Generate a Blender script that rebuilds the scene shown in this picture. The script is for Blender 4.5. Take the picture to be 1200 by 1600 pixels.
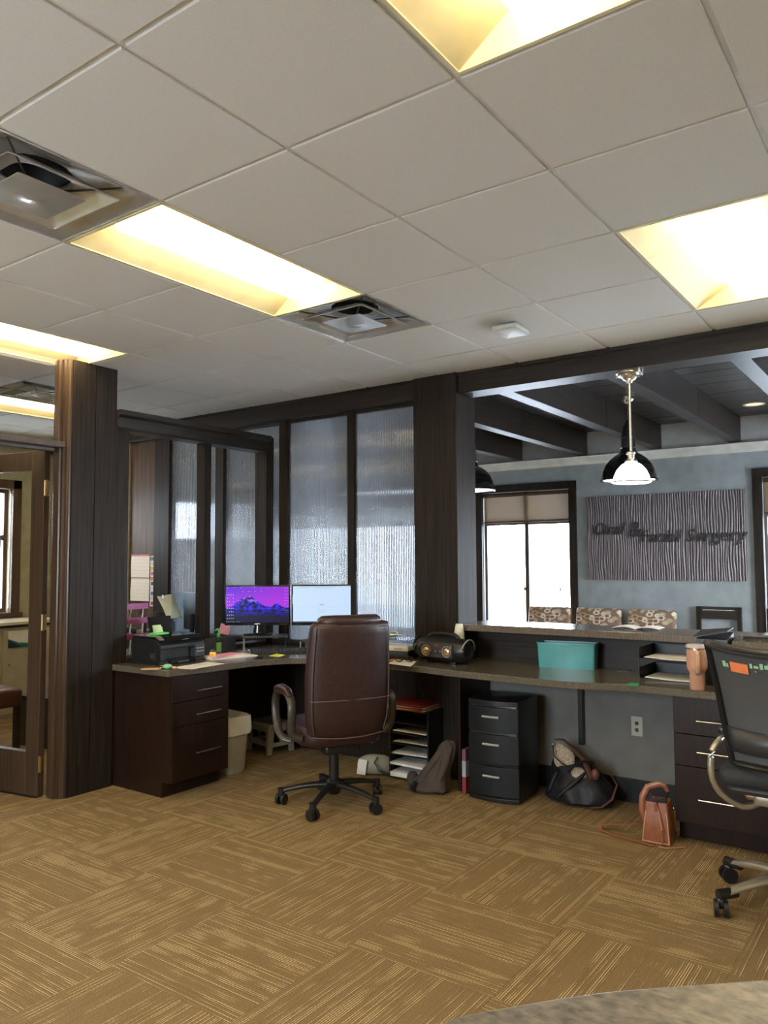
import bpy, math, random
from mathutils import Vector, Matrix
random.seed(7)
S = bpy.context.scene
for o in list(bpy.data.objects): bpy.data.objects.remove(o)
PI = math.pi
R_ = math.radians
T = 0.6096          # ceiling / carpet module (2 ft)
H = 2.743           # ceiling height (9 ft)

# ------------------------------------------------------------------ camera
YAW, PITCH, ROLL, FPX = 0.62149328, 0.0611909, -0.0051163, 1222.5
CAM = Vector((-1.75488, -1.62042, 1.45988))
cy, sy, cp, sp = math.cos(YAW), math.sin(YAW), math.cos(PITCH), math.sin(PITCH)
fw = Vector((cy*cp, sy*cp, sp)); rt = Vector((sy, -cy, 0)); up = rt.cross(fw)
c_, s_ = math.cos(ROLL), math.sin(ROLL)
rt2 = c_*rt + s_*up; up2 = -s_*rt + c_*up
cd = bpy.data.cameras.new('camera'); cam = bpy.data.objects.new('camera', cd)
S.collection.objects.link(cam); S.camera = cam
cd.sensor_fit = 'VERTICAL'; cd.sensor_height = 36.0; cd.lens = 36.0*FPX/1600.0
cd.clip_start = 0.05; cd.clip_end = 200
m = Matrix((( rt2.x, up2.x, -fw.x, CAM.x), (rt2.y, up2.y, -fw.y, CAM.y), (rt2.z, up2.z, -fw.z, CAM.z), (0, 0, 0, 1)))
cam.matrix_world = m

# ------------------------------------------------------------------ world, lights, exposure
w = bpy.data.worlds.new('overcast_sky'); S.world = w; w.use_nodes = True
bg = w.node_tree.nodes['Background']; bg.inputs[0].default_value = (0.78, 0.89, 1.0, 1); bg.inputs[1].default_value = 32.0
S.view_settings.view_transform = 'Standard'; S.view_settings.look = 'None'
S.view_settings.gamma = 1.0; S.view_settings.use_curve_mapping = False
S.view_settings.exposure = 0.18
LAMP_POWER = 13.0                     # radiance of the troffer diffusers
def portal(x, y, z, sx, sz, rot):    # guides sky sampling through a window opening, emits nothing
    l = bpy.data.lights.new('window_portal', 'AREA'); l.shape = 'RECTANGLE'; l.size = sx; l.size_y = sz
    l.cycles.is_portal = True
    o = bpy.data.objects.new('window_portal', l); o.location = (x, y, z); o.rotation_euler = rot; S.collection.objects.link(o)
for yc in (-0.74, 2.31, 3.86, 5.36): portal(6.75, yc, 1.5, 1.1, 1.55, (PI/2, 0, PI/2))
portal(1.9, 6.32, 1.5, 1.1, 1.4, (PI/2, 0, PI))
portal(-3.77, 0.6, 1.55, 1.3, 1.3, (PI/2, 0, -PI/2))  # for the added west window
for xc in (4.6,): portal(xc, -3.47, 1.5, 1.7, 1.5, (PI/2, 0, 0))  # for the added south window

# ------------------------------------------------------------------ materials
def mat(name, col=(0.5, 0.5, 0.5), rough=0.5, metal=0.0, spec=0.5, emit=None, es=1.0, noise=None, bump=0.0, bscale=200, **kw):
    m = bpy.data.materials.new(name); m.use_nodes = True
    nt = m.node_tree; b = nt.nodes['Principled BSDF']
    b.inputs['Base Color'].default_value = (*col, 1); b.inputs['Roughness'].default_value = rough
    b.inputs['Metallic'].default_value = metal; b.inputs['Specular IOR Level'].default_value = spec
    for k, v in kw.items(): b.inputs[k.replace('_', ' ')].default_value = v
    if emit: b.inputs['Emission Color'].default_value = (*emit, 1); b.inputs['Emission Strength'].default_value = es
    tc = nt.nodes.new('ShaderNodeTexCoord')
    sc, amt = noise if noise else ((8, 8, 8), 0.12)
    mp = nt.nodes.new('ShaderNodeMapping'); mp.inputs['Scale'].default_value = sc
    nt.links.new(tc.outputs['Object'], mp.inputs[0])
    n = nt.nodes.new('ShaderNodeTexNoise'); n.inputs['Scale'].default_value = 1; n.inputs['Detail'].default_value = 5
    nt.links.new(mp.outputs[0], n.inputs['Vector'])
    mx = nt.nodes.new('ShaderNodeMapRange'); mx.inputs['From Min'].default_value = 0.3; mx.inputs['From Max'].default_value = 0.7
    mx.inputs['To Min'].default_value = 1-amt; mx.inputs['To Max'].default_value = 1+amt
    nt.links.new(n.outputs[0], mx.inputs[0])
    sv = nt.nodes.new('ShaderNodeVectorMath'); sv.operation = 'SCALE'; sv.inputs[0].default_value = col
    nt.links.new(mx.outputs[0], sv.inputs['Scale']); nt.links.new(sv.outputs[0], b.inputs['Base Color'])
    if bump:
        n2 = nt.nodes.new('ShaderNodeTexNoise'); n2.inputs['Scale'].default_value = bscale
        if noise: nt.links.new(mp.outputs[0], n2.inputs['Vector']); n2.inputs['Scale'].default_value = 2.0
        else: nt.links.new(tc.outputs['Object'], n2.inputs['Vector'])
        bp = nt.nodes.new('ShaderNodeBump'); bp.inputs['Strength'].default_value = bump; bp.inputs['Distance'].default_value = 0.002
        nt.links.new(n2.outputs[0], bp.inputs['Height']); nt.links.new(bp.outputs[0], b.inputs['Normal'])
    return m
WOOD = (0.023, 0.0165, 0.013)
wood_v = mat('espresso_wood_vertical', WOOD, 0.5, spec=0.16, noise=((60, 60, 2.2), 0.45), bump=0.25)
wood_x = mat('espresso_wood_along_x', WOOD, 0.45, spec=0.3, noise=((2.2, 60, 60), 0.45), bump=0.25)
wood_y = mat('espresso_wood_along_y', WOOD, 0.45, spec=0.3, noise=((60, 2.2, 60), 0.45), bump=0.25)
plank_m = mat('stained_ceiling_plank', (0.035, 0.028, 0.026), 0.3, noise=((30, 1.6, 30), 0.5), bump=0.2)
cab_m = mat('dark_cabinet_veneer', (0.018, 0.0085, 0.0055), 0.36, spec=0.3, noise=((60, 60, 3), 0.3), bump=0.1)
door_m = mat('walnut_door_wood', (0.060, 0.036, 0.021), 0.33, noise=((50, 50, 2), 0.35), bump=0.2)
brown_panel_m = mat('brown_wood_panel', (0.085, 0.052, 0.032), 0.5, spec=0.2, noise=((50, 50, 2), 0.3), bump=0.2)
lam_m = mat('grey_brown_laminate', (0.105, 0.088, 0.066), 0.2, noise=((90, 90, 90), 0.28))
stone_m = mat('speckled_grey_counter_laminate', (0.13, 0.115, 0.095), 0.33, noise=((110, 60, 90), 0.65), bump=0.1)
ledge_m = mat('striated_ledge_laminate', (0.13, 0.105, 0.085), 0.16, noise=((12, 160, 20), 0.35))
tile_m = mat('mineral_fibre_tile', (0.80, 0.79, 0.76), 0.95, spec=0.1, bump=0.15, bscale=350, noise=((120, 120, 120), 0.03))
grid_m = mat('white_grid_steel', (0.72, 0.71, 0.68), 0.5)
wall_bl = mat('blue_grey_wall_paint', (0.30, 0.33, 0.34), 0.8, bump=0.1, bscale=300)
wall_lt = mat('pale_grey_upper_wall_paint', (0.42, 0.42, 0.40), 0.85)
wall_ol = mat('olive_beige_wall_paint', (0.40, 0.37, 0.25), 0.85, bump=0.1, bscale=300)
wall_gr = mat('grey_knee_wall_paint', (0.17, 0.165, 0.15), 0.85)
crown_m = mat('white_crown_paint', (0.75, 0.75, 0.72), 0.5)
black_m = mat('black_plastic', (0.012, 0.012, 0.013), 0.35)
blackg_m = mat('glossy_black_plastic', (0.012, 0.012, 0.012), 0.15)
dgrey_m = mat('dark_grey_plastic', (0.035, 0.036, 0.04), 0.4)
grey_m = mat('light_grey_plastic', (0.33, 0.33, 0.30), 0.5)
bin_m = mat('beige_grey_bin_plastic', (0.42, 0.40, 0.34), 0.5)
bagliner_m = mat('white_bin_liner', (0.75, 0.73, 0.68), 0.35, bump=0.6, bscale=60)
chrome_m = mat('brushed_nickel', (0.72, 0.69, 0.64), 0.25, 1.0)
silver_m = mat('silver_painted_tube', (0.55, 0.51, 0.43), 0.32, 0.8)
steel_m = mat('polished_aluminium_diffuser', (0.66, 0.65, 0.62), 0.24, 0.6)
duct_m = mat('dark_duct', (0.03, 0.03, 0.03), 0.6)
brass_m = mat('brass_hinge', (0.60, 0.44, 0.22), 0.3, 1.0)
paper_m = mat('white_paper', (0.80, 0.78, 0.73), 0.8)
leather_m = mat('burgundy_brown_leather', (0.030, 0.0125, 0.0115), 0.42, noise=((40, 40, 40), 0.25), bump=0.3)
troffer_m = mat('warm_white_troffer_enamel', (0.82, 0.74, 0.47), 0.4)
lens_m = mat('lit_acrylic_diffuser', (0.9, 0.85, 0.7), 0.4, emit=(1.0, 0.80, 0.47), es=LAMP_POWER)
globe_m = mat('lit_pendant_glass', (0.9, 0.9, 0.9), 0.3, emit=(0.95, 0.97, 1.0), es=5.0)
white_m = mat('white_plastic', (0.75, 0.75, 0.73), 0.4)
screen_frame = blackg_m

def glassy(name, tint=(1, 1, 1), fres=1.45, rough=0.0, glossmix=1.0):
    m = bpy.data.materials.new(name); m.use_nodes = True; nt = m.node_tree; nt.nodes.clear()
    out = nt.nodes.new('ShaderNodeOutputMaterial'); mx = nt.nodes.new('ShaderNodeMixShader')
    tr = nt.nodes.new('ShaderNodeBsdfTransparent'); tr.inputs[0].default_value = (*tint, 1)
    gl = nt.nodes.new('ShaderNodeBsdfGlossy'); gl.inputs['Roughness'].default_value = rough
    fr = nt.nodes.new('ShaderNodeFresnel'); fr.inputs[0].default_value = fres
    ml = nt.nodes.new('ShaderNodeMath'); ml.operation = 'MULTIPLY'; ml.inputs[1].default_value = glossmix
    ge = nt.nodes.new('ShaderNodeNewGeometry'); bk = nt.nodes.new('ShaderNodeMath'); bk.operation = 'SUBTRACT'; bk.inputs[0].default_value = 1.0
    nt.links.new(ge.outputs['Backfacing'], bk.inputs[1]); m2 = nt.nodes.new('ShaderNodeMath'); m2.operation = 'MULTIPLY'
    nt.links.new(fr.outputs[0], m2.inputs[0]); nt.links.new(bk.outputs[0], m2.inputs[1]); nt.links.new(m2.outputs[0], ml.inputs[0]); nt.links.new(ml.outputs[0], mx.inputs[0])
    nt.links.new(tr.outputs[0], mx.inputs[1]); nt.links.new(gl.outputs[0], mx.inputs[2]); nt.links.new(mx.outputs[0], out.inputs[0])
    return m
pane_m = glassy('clear_window_glass')
acryl_m = glassy('clear_acrylic', (0.86, 0.92, 0.97), 1.4)
smoke_m = glassy('smoked_plastic', (0.25, 0.25, 0.26), 1.5, 0.1)

def fluted():
    m = bpy.data.materials.new('fluted_glass'); m.use_nodes = True; nt = m.node_tree; nt.nodes.clear()
    out = nt.nodes.new('ShaderNodeOutputMaterial'); g = nt.nodes.new('ShaderNodeBsdfGlass')
    g.inputs['Color'].default_value = (0.90, 0.92, 0.95, 1); g.inputs['Roughness'].default_value = 0.05; g.inputs['IOR'].default_value = 1.45
    t = nt.nodes.new('ShaderNodeBsdfTranslucent'); t.inputs[0].default_value = (.55, .58, .62, 1); d = nt.nodes.new('ShaderNodeBsdfDiffuse'); d.inputs[0].default_value = (.55, .57, .58, 1)
    a = nt.nodes.new('ShaderNodeMixShader'); a.inputs[0].default_value = .6; nt.links.new(t.outputs[0], a.inputs[1]); nt.links.new(d.outputs[0], a.inputs[2])
    b = nt.nodes.new('ShaderNodeMixShader'); b.inputs[0].default_value = .10; nt.links.new(g.outputs[0], b.inputs[1]); nt.links.new(a.outputs[0], b.inputs[2])
    nt.links.new(b.outputs[0], out.inputs[0]); return m
flute_m = fluted()

def shade_mat():
    m = bpy.data.materials.new('tan_roller_shade_mesh'); m.use_nodes = True; nt = m.node_tree; nt.nodes.clear()
    out = nt.nodes.new('ShaderNodeOutputMaterial'); a = nt.nodes.new('ShaderNodeMixShader'); a.inputs[0].default_value = 0.6
    tp = nt.nodes.new('ShaderNodeBsdfTransparent'); tp.inputs[0].default_value = (0.055, 0.068, 0.088, 1)
    b = nt.nodes.new('ShaderNodeMixShader'); b.inputs[0].default_value = 0.34
    d = nt.nodes.new('ShaderNodeBsdfDiffuse'); d.inputs[0].default_value = (0.35, 0.27, 0.18, 1)
    t = nt.nodes.new('ShaderNodeBsdfTranslucent'); t.inputs[0].default_value = (0.42, 0.32, 0.2, 1)
    nt.links.new(d.outputs[0], b.inputs[1]); nt.links.new(t.outputs[0], b.inputs[2])
    nt.links.new(tp.outputs[0], a.inputs[1]); nt.links.new(b.outputs[0], a.inputs[2]); nt.links.new(a.outputs[0], out.inputs[0])
    return m
shade_m = shade_mat()

class NG:      # tiny node-graph helper
    def __init__(s, name):
        s.m = bpy.data.materials.new(name); s.m.use_nodes = True; s.nt = s.m.node_tree; s.b = s.nt.nodes['Principled BSDF']
    def n(s, t, **kw):
        x = s.nt.nodes.new(t)
        for k, v in kw.items(): setattr(x, k, v)
        return x
    def link(s, a, b): s.nt.links.new(a, b)
    def math(s, op, a, b=None, c=None):
        x = s.n('ShaderNodeMath', operation=op)
        for i, q in enumerate((a, b, c)):
            if q is None: continue
            if isinstance(q, (int, float)): x.inputs[i].default_value = q
            else: s.link(q, x.inputs[i])
        return x.outputs[0]
    def mix(s, f, a, b):
        x = s.n('ShaderNodeMix', data_type='RGBA')
        if isinstance(f, (int, float)): x.inputs[0].default_value = f
        else: s.link(f, x.inputs[0])
        for i, q in ((6, a), (7, b)):
            if isinstance(q, tuple): x.inputs[i].default_value = (*q, 1)
            else: s.link(q, x.inputs[i])
        return x.outputs[2]
    def smooth(s, v, a, b, lo=0, hi=1):
        x = s.n('ShaderNodeMapRange', interpolation_type='SMOOTHSTEP'); s.link(v, x.inputs[0])
        for i, q in enumerate((a, b, lo, hi)): x.inputs[i+1].default_value = q
        return x.outputs[0]

def carpet_mat():
    g = NG('striped_carpet_pile'); tc = g.n('ShaderNodeTexCoord'); oi = g.n('ShaderNodeObjectInfo')
    sx = g.n('ShaderNodeSeparateXYZ'); g.link(tc.outputs['Object'], sx.inputs[0])
    x, y = sx.outputs[0], sx.outputs[1]
    rnd = g.math('MULTIPLY', oi.outputs['Random'], 57.0)
    p = 0.0085
    yi = g.math('DIVIDE', y, p); idx = g.math('FLOOR', yi); fr = g.math('FRACT', yi)
    wn = g.n('ShaderNodeTexWhiteNoise', noise_dimensions='2D'); cv = g.n('ShaderNodeCombineXYZ')
    g.link(idx, cv.inputs[0]); g.link(rnd, cv.inputs[1]); g.link(cv.outputs[0], wn.inputs['Vector'])
    # soft patches along the stripes
    cn = g.n('ShaderNodeCombineXYZ'); g.link(g.math('MULTIPLY', x, 8.0), cn.inputs[0]); g.link(g.math('MULTIPLY', y, 14.0), cn.inputs[1]); g.link(rnd, cn.inputs[2])
    n1 = g.n('ShaderNodeTexNoise'); n1.inputs['Scale'].default_value = 1.0; n1.inputs['Detail'].default_value = 3; g.link(cn.outputs[0], n1.inputs['Vector'])
    # dashes
    dx = g.math('FRACT', g.math('ADD', g.math('DIVIDE', x, 0.016), g.math('MULTIPLY', wn.outputs[0], 9.0)))
    dash = g.smooth(dx, 0.15, 0.35, 0.35, 1.0)
    cut = g.smooth(fr, 0.52, 0.62); cut2 = g.smooth(fr, 0.95, 0.86)
    line = g.math('MULTIPLY', cut, cut2)
    st = g.smooth(g.math('ADD', n1.outputs[0], g.math('MULTIPLY', g.math('SUBTRACT', wn.outputs[0], 0.5), 0.55)), 0.48, 0.74)
    light = g.math('MULTIPLY', g.math('MULTIPLY', line, dash), st)
    dark = g.math('MULTIPLY', g.smooth(fr, 0.5, 0.2), g.smooth(wn.outputs[0], 0.2, 0.9, 0.1, 0.6))
    n2 = g.n('ShaderNodeTexNoise'); n2.inputs['Scale'].default_value = 160; n2.inputs['Detail'].default_value = 3; g.link(tc.outputs['Object'], n2.inputs['Vector'])
    base = g.mix(n2.outputs[0], (0.120, 0.078, 0.036), (0.340, 0.235, 0.118))
    c1 = g.mix(dark, base, (0.105, 0.066, 0.032)); c2 = g.mix(light, c1, (0.66, 0.50, 0.27))
    g.link(c2, g.b.inputs['Base Color']); g.b.inputs['Roughness'].default_value = 0.95; g.b.inputs['Specular IOR Level'].default_value = 0.1
    bp = g.n('ShaderNodeBump'); bp.inputs['Strength'].default_value = 0.5; bp.inputs['Distance'].default_value = 0.003
    g.link(g.math('ADD', n2.outputs[0], line), bp.inputs['Height']); g.link(bp.outputs[0], g.b.inputs['Normal'])
    return g.m
carpet_m = carpet_mat()

def leaf_fabric():
    g = NG('leaf_pattern_upholstery'); tc = g.n('ShaderNodeTexCoord')
    mp = g.n('ShaderNodeMapping'); mp.inputs['Scale'].default_value = (13, 13, 21); mp.inputs['Rotation'].default_value = (.7, 0, 0); g.link(tc.outputs['Object'], mp.inputs[0])
    v = g.n('ShaderNodeTexVoronoi', feature='F1'); v.inputs['Scale'].default_value = 1.0; g.link(mp.outputs[0], v.inputs['Vector'])
    d = v.outputs['Distance']
    ring = g.math('MULTIPLY', g.smooth(d, 0.30, 0.34), g.smooth(d, 0.58, 0.50))
    sp = g.n('ShaderNodeSeparateXYZ'); g.link(v.outputs['Color'], sp.inputs[0])
    inner = g.mix(g.smooth(sp.outputs[0], 0.45, 0.55), (0.26, 0.12, 0.07), (0.52, 0.55, 0.55))
    ringc = g.mix(g.smooth(sp.outputs[1], 0.4, 0.6), (0.75, 0.65, 0.5), (0.5, 0.36, 0.2))
    c = g.mix(g.smooth(d, 0.30, 0.34), inner, (0.24, 0.15, 0.11)); c = g.mix(ring, c, ringc)
    g.link(c, g.b.inputs['Base Color']); g.b.inputs['Roughness'].default_value = 0.85
    return g.m
leaf_m = leaf_fabric()

def mountain_screen():
    g = NG('mountain_wallpaper_screen'); tc = g.n('ShaderNodeTexCoord'); sx = g.n('ShaderNodeSeparateXYZ'); g.link(tc.outputs['Generated'], sx.inputs[0])
    x, z = sx.outputs[0], sx.outputs[2]
    fc = g.n('ShaderNodeFloatCurve'); cu = fc.mapping.curves[0]
    pts = [(0, 0.40), (0.08, 0.44), (0.16, 0.55), (0.24, 0.66), (0.33, 0.70), (0.38, 0.74), (0.46, 0.64), (0.58, 0.50), (0.70, 0.44), (0.80, 0.52), (0.9, 0.45), (1, 0.42)]
    cu.points[0].location = pts[0]; cu.points[1].location = pts[-1]
    for q in pts[1:-1]: cu.points.new(*q)
    fc.mapping.update(); g.link(x, fc.inputs['Value'])
    n = g.n('ShaderNodeTexNoise'); n.inputs['Scale'].default_value = 14; n.inputs['Detail'].default_value = 6; g.link(tc.outputs['Generated'], n.inputs['Vector'])
    h = g.math('ADD', fc.outputs[0], g.math('MULTIPLY', g.math('SUBTRACT', n.outputs[0], 0.5), 0.16))
    mask = g.math('LESS_THAN', z, h)
    sky = g.mix(g.smooth(z, 0.45, 1.0), (0.34, 0.03, 0.70), (0.13, 0.015, 0.62))
    sky = g.mix(g.smooth(x, 0.0, 1.0, 0.0, 0.5), sky, (0.42, 0.03, 0.60))
    blue = g.mix(g.smooth(n.outputs[0], 0.42, 0.62), (0.004, 0.002, 0.03), (0.03, 0.02, 0.85))
    blue = g.mix(g.smooth(z, 0.45, 0.12), blue, (0.004, 0.003, 0.03))
    peak = g.mix(g.math('MULTIPLY', g.smooth(z, 0.5, 0.72), g.smooth(n.outputs[0], 0.5, 0.6)), blue, (0.45, 0.25, 0.7))
    c = g.mix(mask, sky, peak)
    g.b.inputs['Base Color'].default_value = (0.01, 0.01, 0.01, 1); g.link(c, g.b.inputs['Emission Color']); g.b.inputs['Emission Strength'].default_value = 1.0; g.b.inputs['Specular IOR Level'].default_value = 0.1
    g.b.inputs['Roughness'].default_value = 0.3
    return g.m
mount_m = mountain_screen()
wscreen_m = mat('pale_blue_page_screen', (0.02, 0.02, 0.02), 0.3, emit=(0.58, 0.76, 1.0), es=0.85)
icon_m = mat('screen_icon_glow', (0.1, 0.1, 0.1), 0.5, emit=(0.6, 0.65, 0.9), es=0.7)
icong_m = mat('screen_grey_text_glow', (0.1, 0.1, 0.1), 0.5, emit=(0.28, 0.36, 0.48), es=0.8)

# ------------------------------------------------------------------ geometry helpers
class MB:
    def __init__(s): s.v = []; s.f = []; s.mi = []; s.cur = 0; s.M = Matrix()
    def add(s, vs, fs):
        k = len(s.v); s.v += [tuple(s.M @ Vector(q)) for q in vs]; s.f += [tuple(i+k for i in f) for f in fs]; s.mi += [s.cur]*len(fs); return s
    def bx(s, x0, x1, y0, y1, z0, z1):
        return s.add([(x0,y0,z0),(x1,y0,z0),(x1,y1,z0),(x0,y1,z0),(x0,y0,z1),(x1,y0,z1),(x1,y1,z1),(x0,y1,z1)],
                     [(0,3,2,1),(4,5,6,7),(0,1,5,4),(1,2,6,5),(2,3,7,6),(3,0,4,7)])
    def prism(s, poly, z0, z1, axis='z'):
        n = len(poly)
        def q(a, b, h): return (a, b, h) if axis == 'z' else ((h, a, b) if axis == 'x' else (a, h, b))
        vs = [q(a, b, z0) for a, b in poly] + [q(a, b, z1) for a, b in poly]
        fs = [tuple(range(n))[::-1], tuple(range(n, 2*n))] + [(i, (i+1) % n, n+(i+1) % n, n+i) for i in range(n)]
        return s.add(vs, fs)
    def loft(s, rings, cap=True, closed=False):
        n = len(rings[0]); vs = [q for r in rings for q in r]; fs = []
        m_ = len(rings)
        for j in range(m_ if closed else m_-1):
            a, b = j*n, ((j+1) % m_)*n
            fs += [(a+i, a+(i+1) % n, b+(i+1) % n, b+i) for i in range(n)]
        if cap and not closed: fs += [tuple(range(n))[::-1], tuple(range((m_-1)*n, m_*n))]
        return s.add(vs, fs)
    def lathe(s, prof, n=24, c=(0, 0), cap=False):
        rings = [[(c[0]+r*math.cos(2*PI*i/n), c[1]+r*math.sin(2*PI*i/n), z) for i in range(n)] for r, z in prof]
        return s.loft(rings, cap)
    def tube(s, pts, r, n=8, closed=False, flat=1.0, upv=(0, 0, 1)):
        pts = [Vector(p) for p in pts]; N = len(pts); rings = []
        rs = r if isinstance(r, (list, tuple)) else [r]*N
        for i, p in enumerate(pts):
            a = pts[i-1] if (i > 0 or closed) else p; b = pts[(i+1) % N] if (i < N-1 or closed) else p
            t = (b-a).normalized(); u = Vector(upv)
            if abs(t.dot(u)) > 0.95: u = Vector((1, 0, 0)) if abs(t.x) < 0.9 else Vector((0, 1, 0))
            sd = t.cross(u).normalized(); u2 = sd.cross(t).normalized()
            rings.append([tuple(p + sd*rs[i]*math.cos(2*PI*k/n) + u2*rs[i]*flat*math.sin(2*PI*k/n)) for k in range(n)])
        return s.loft(rings, not closed, closed)
    def cyl(s, p0, p1, r0, r1=None, n=16): return s.tube([p0, p1], [r0, r0 if r1 is None else r1], n)
    def ball(s, c, r, n=12, sc=(1, 1, 1)):
        rings = []
        for j in range(1, n):
            a = PI*j/n; rings.append([(c[0]+r*sc[0]*math.sin(a)*math.cos(2*PI*i/n), c[1]+r*sc[1]*math.sin(a)*math.sin(2*PI*i/n), c[2]-r*sc[2]*math.cos(a)) for i in range(n)])
        return s.loft(rings, True)
    def rbox(s, x0, x1, y0, y1, z0, z1, r=0.02, seg=4, edge=None):   # box with rounded vertical corners and softened top/bottom
        e = edge if edge is not None else r*0.5
        def ring(z, ins):
            pts = []
            X0, X1, Y0, Y1 = x0+ins, x1-ins, y0+ins, y1-ins; rr = max(r-ins, 0.0005)
            for (cx, cy_, a0) in ((X1-rr, Y1-rr, 0), (X0+rr, Y1-rr, PI/2), (X0+rr, Y0+rr, PI), (X1-rr, Y0+rr, 1.5*PI)):
                for k in range(seg+1):
                    a = a0 + PI/2*k/seg; pts.append((cx+rr*math.cos(a), cy_+rr*math.sin(a), z))
            return pts
        return s.loft([ring(z0, e), ring(z0+e*0.3, e*0.3), ring(z0+e, 0), ring(z1-e, 0), ring(z1-e*0.3, e*0.3), ring(z1, e)])
    def build(s, name, mats, parent=None, smooth=False, bevel=0, label=None, loc=None, rz=None, rot=None, sub=0, kind=None):
        me = bpy.data.meshes.new(name); me.from_pydata(s.v, [], s.f); me.validate()
        if not isinstance(mats, (list, tuple)): mats = [mats]
        for q in mats: me.materials.append(q)
        if len(mats) > 1: me.polygons.foreach_set('material_index', s.mi)
        import bmesh
        bm = bmesh.new(); bm.from_mesh(me); bmesh.ops.recalc_face_normals(bm, faces=bm.faces); bm.to_mesh(me); bm.free()
        if smooth:
            me.shade_smooth(); me.set_sharp_from_angle(angle=R_(smooth if smooth > 1 else 40))
        o = bpy.data.objects.new(name, me); S.collection.objects.link(o)
        if parent: o.parent = parent
        if loc: o.location = loc
        if rz is not None: o.rotation_euler = (0, 0, rz)
        if rot: o.rotation_euler = rot
        if bevel:
            b = o.modifiers.new('bevel', 'BEVEL'); b.width = bevel; b.segments = 2; b.limit_method = 'ANGLE'
        if sub:
            b = o.modifiers.new('subsurf', 'SUBSURF'); b.levels = sub; b.render_levels = sub
        if label: o['label'] = label
        if kind: o['kind'] = kind
        return o
def tag(o, label, cat, group=None):
    o['label'] = label; o['category'] = cat
    if group: o['group'] = group
    return o
def thing(name, label, cat, loc=(0, 0, 0), rz=0, group=None):
    o = bpy.data.objects.new(name, None); S.collection.objects.link(o); o.location = loc; o.rotation_euler = (0, 0, rz); o.empty_display_size = 0.1
    return tag(o, label, cat, group)
def struct(name, label=None, loc=(0, 0, 0)):
    o = bpy.data.objects.new(name, None); S.collection.objects.link(o); o.location = loc; o['kind'] = 'structure'; o['category'] = name.rsplit('_', 1)[0]
    if label: o['label'] = label
    return o
def st(o, label, cat): o['kind'] = 'structure'; o['label'] = label; o['category'] = cat; return o
def kids(o): return [c for c in bpy.data.objects if c.parent == o]
def dup(root, loc, rz, label):
    r = root.copy(); S.collection.objects.link(r); r.location = loc; r.rotation_euler = (0, 0, rz); r['label'] = label
    def rec(a, b):
        for ch in kids(a):
            if ch == b: continue
            c = ch.copy(); c.parent = b; S.collection.objects.link(c); rec(ch, c)
    rec(root, r); return r
def at(px, py, z):       # where a sight line of the photograph meets the horizontal plane z
    d = rt2*((px-600)/FPX) + up2*(-(py-800)/FPX) + fw
    t = (z-CAM.z)/d.z; return CAM + d*t
def atx(px, py, x):
    d = rt2*((px-600)/FPX) + up2*(-(py-800)/FPX) + fw; return CAM + d*((x-CAM.x)/d.x)

# ================================================================== FLOOR
fl = st(MB().bx(-3.6, 6.53, -3.3, 6.6, -0.12, -0.0065).build('floor', carpet_m), 'brown striped carpet floor laid in square tiles', 'floor')
ct = MB(); h = T/2-0.0006; ct.bx(-h, h, -h, h, -0.006, 0); cme = None
ox, oy = 0.07*T, 0.455*T
for i in range(-4, 5):
    for j in range(-5, 10):
        cx, cy_ = ox+(i+0.5)*T, oy+(j-0.0+0.5)*T-T
        if cx+T/2 > 3.02: continue
        if cme is None: o = ct.build('carpet_tile', carpet_m, fl, loc=(cx, cy_, 0)); cme = o.data
        else:
            o = bpy.data.objects.new('carpet_tile', cme); S.collection.objects.link(o); o.parent = fl; o.location = (cx, cy_, 0)
        if (i+j) % 2: o.rotation_euler.z = PI/2
        if (i*7+j*3) % 4 > 1: o.rotation_euler.z += PI

# ================================================================== CEILING of the office
ceil = st(MB().bx(-3.6, 3.05, -3.3, 6.6, H+0.16, H+0.2).build('ceiling', grid_m), 'white suspended tile ceiling with a white metal grid', 'ceiling')
troffers = [(0, -2), (-2, 1), (2, 1), (0, -5), (2, -8), (-4, -2), (-4, -5), (-5, 1), (-2, -8), (-2, 3)]      # (u, v) of 2x4 lights, long side along x
vents = [(-1, -2), (2, -2), (2, -7), (-3, 1)]
taken = set()
for u, v in troffers: taken |= {(u, v), (u+1, v)}
taken |= set(vents)
tl = MB(); a = T/2-0.0085
tl.loft([[(-a, -a, 0.012), (a, -a, 0.012), (a, a, 0.012), (-a, a, 0.012)], [(-a, -a, 0.002), (a, -a, 0.002), (a, a, 0.002), (-a, a, 0.002)], [(-a+.002, -a+.002, 0), (a-.002, -a+.002, 0), (a-.002, a-.002, 0), (-a+.002, a-.002, 0)]])
tme = None
for u in range(-6, 5):
    for v in range(-11, 5):
        if (u, v) in taken: continue
        x1 = min((u+1)*T, 2.93); sx = (x1-u*T)/T
        loc = ((u*T+x1)/2, -(v+0.5)*T, H)
        if tme is None: o = tl.build('ceiling_tile', tile_m, ceil, loc=loc); tme = o.data
        else:
            o = bpy.data.objects.new('ceiling_tile', tme); S.collection.objects.link(o); o.parent = ceil; o.location = loc
        o.scale.x = sx
gb = MB(); inside = set()
for u, v in troffers: inside.add((u+1, v))
for k in range(-5, 5):
    for v in range(-11, 5):
        if (k, v) not in inside: gb.bx(k*T-0.0075, k*T+0.0075, -(v+1)*T+.0075, -v*T-.0075, H+0.0065, H+0.04)
for v in range(-10, 6): gb.bx(-3.6, 2.93, -v*T-0.0074, -v*T+0.0074, H+0.0066, H+0.04)
gb.bx(2.90, 2.93, -3.3, 6.5, H+0.002, H+0.006)
gb.build('ceiling_grid', grid_m, ceil)

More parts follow.
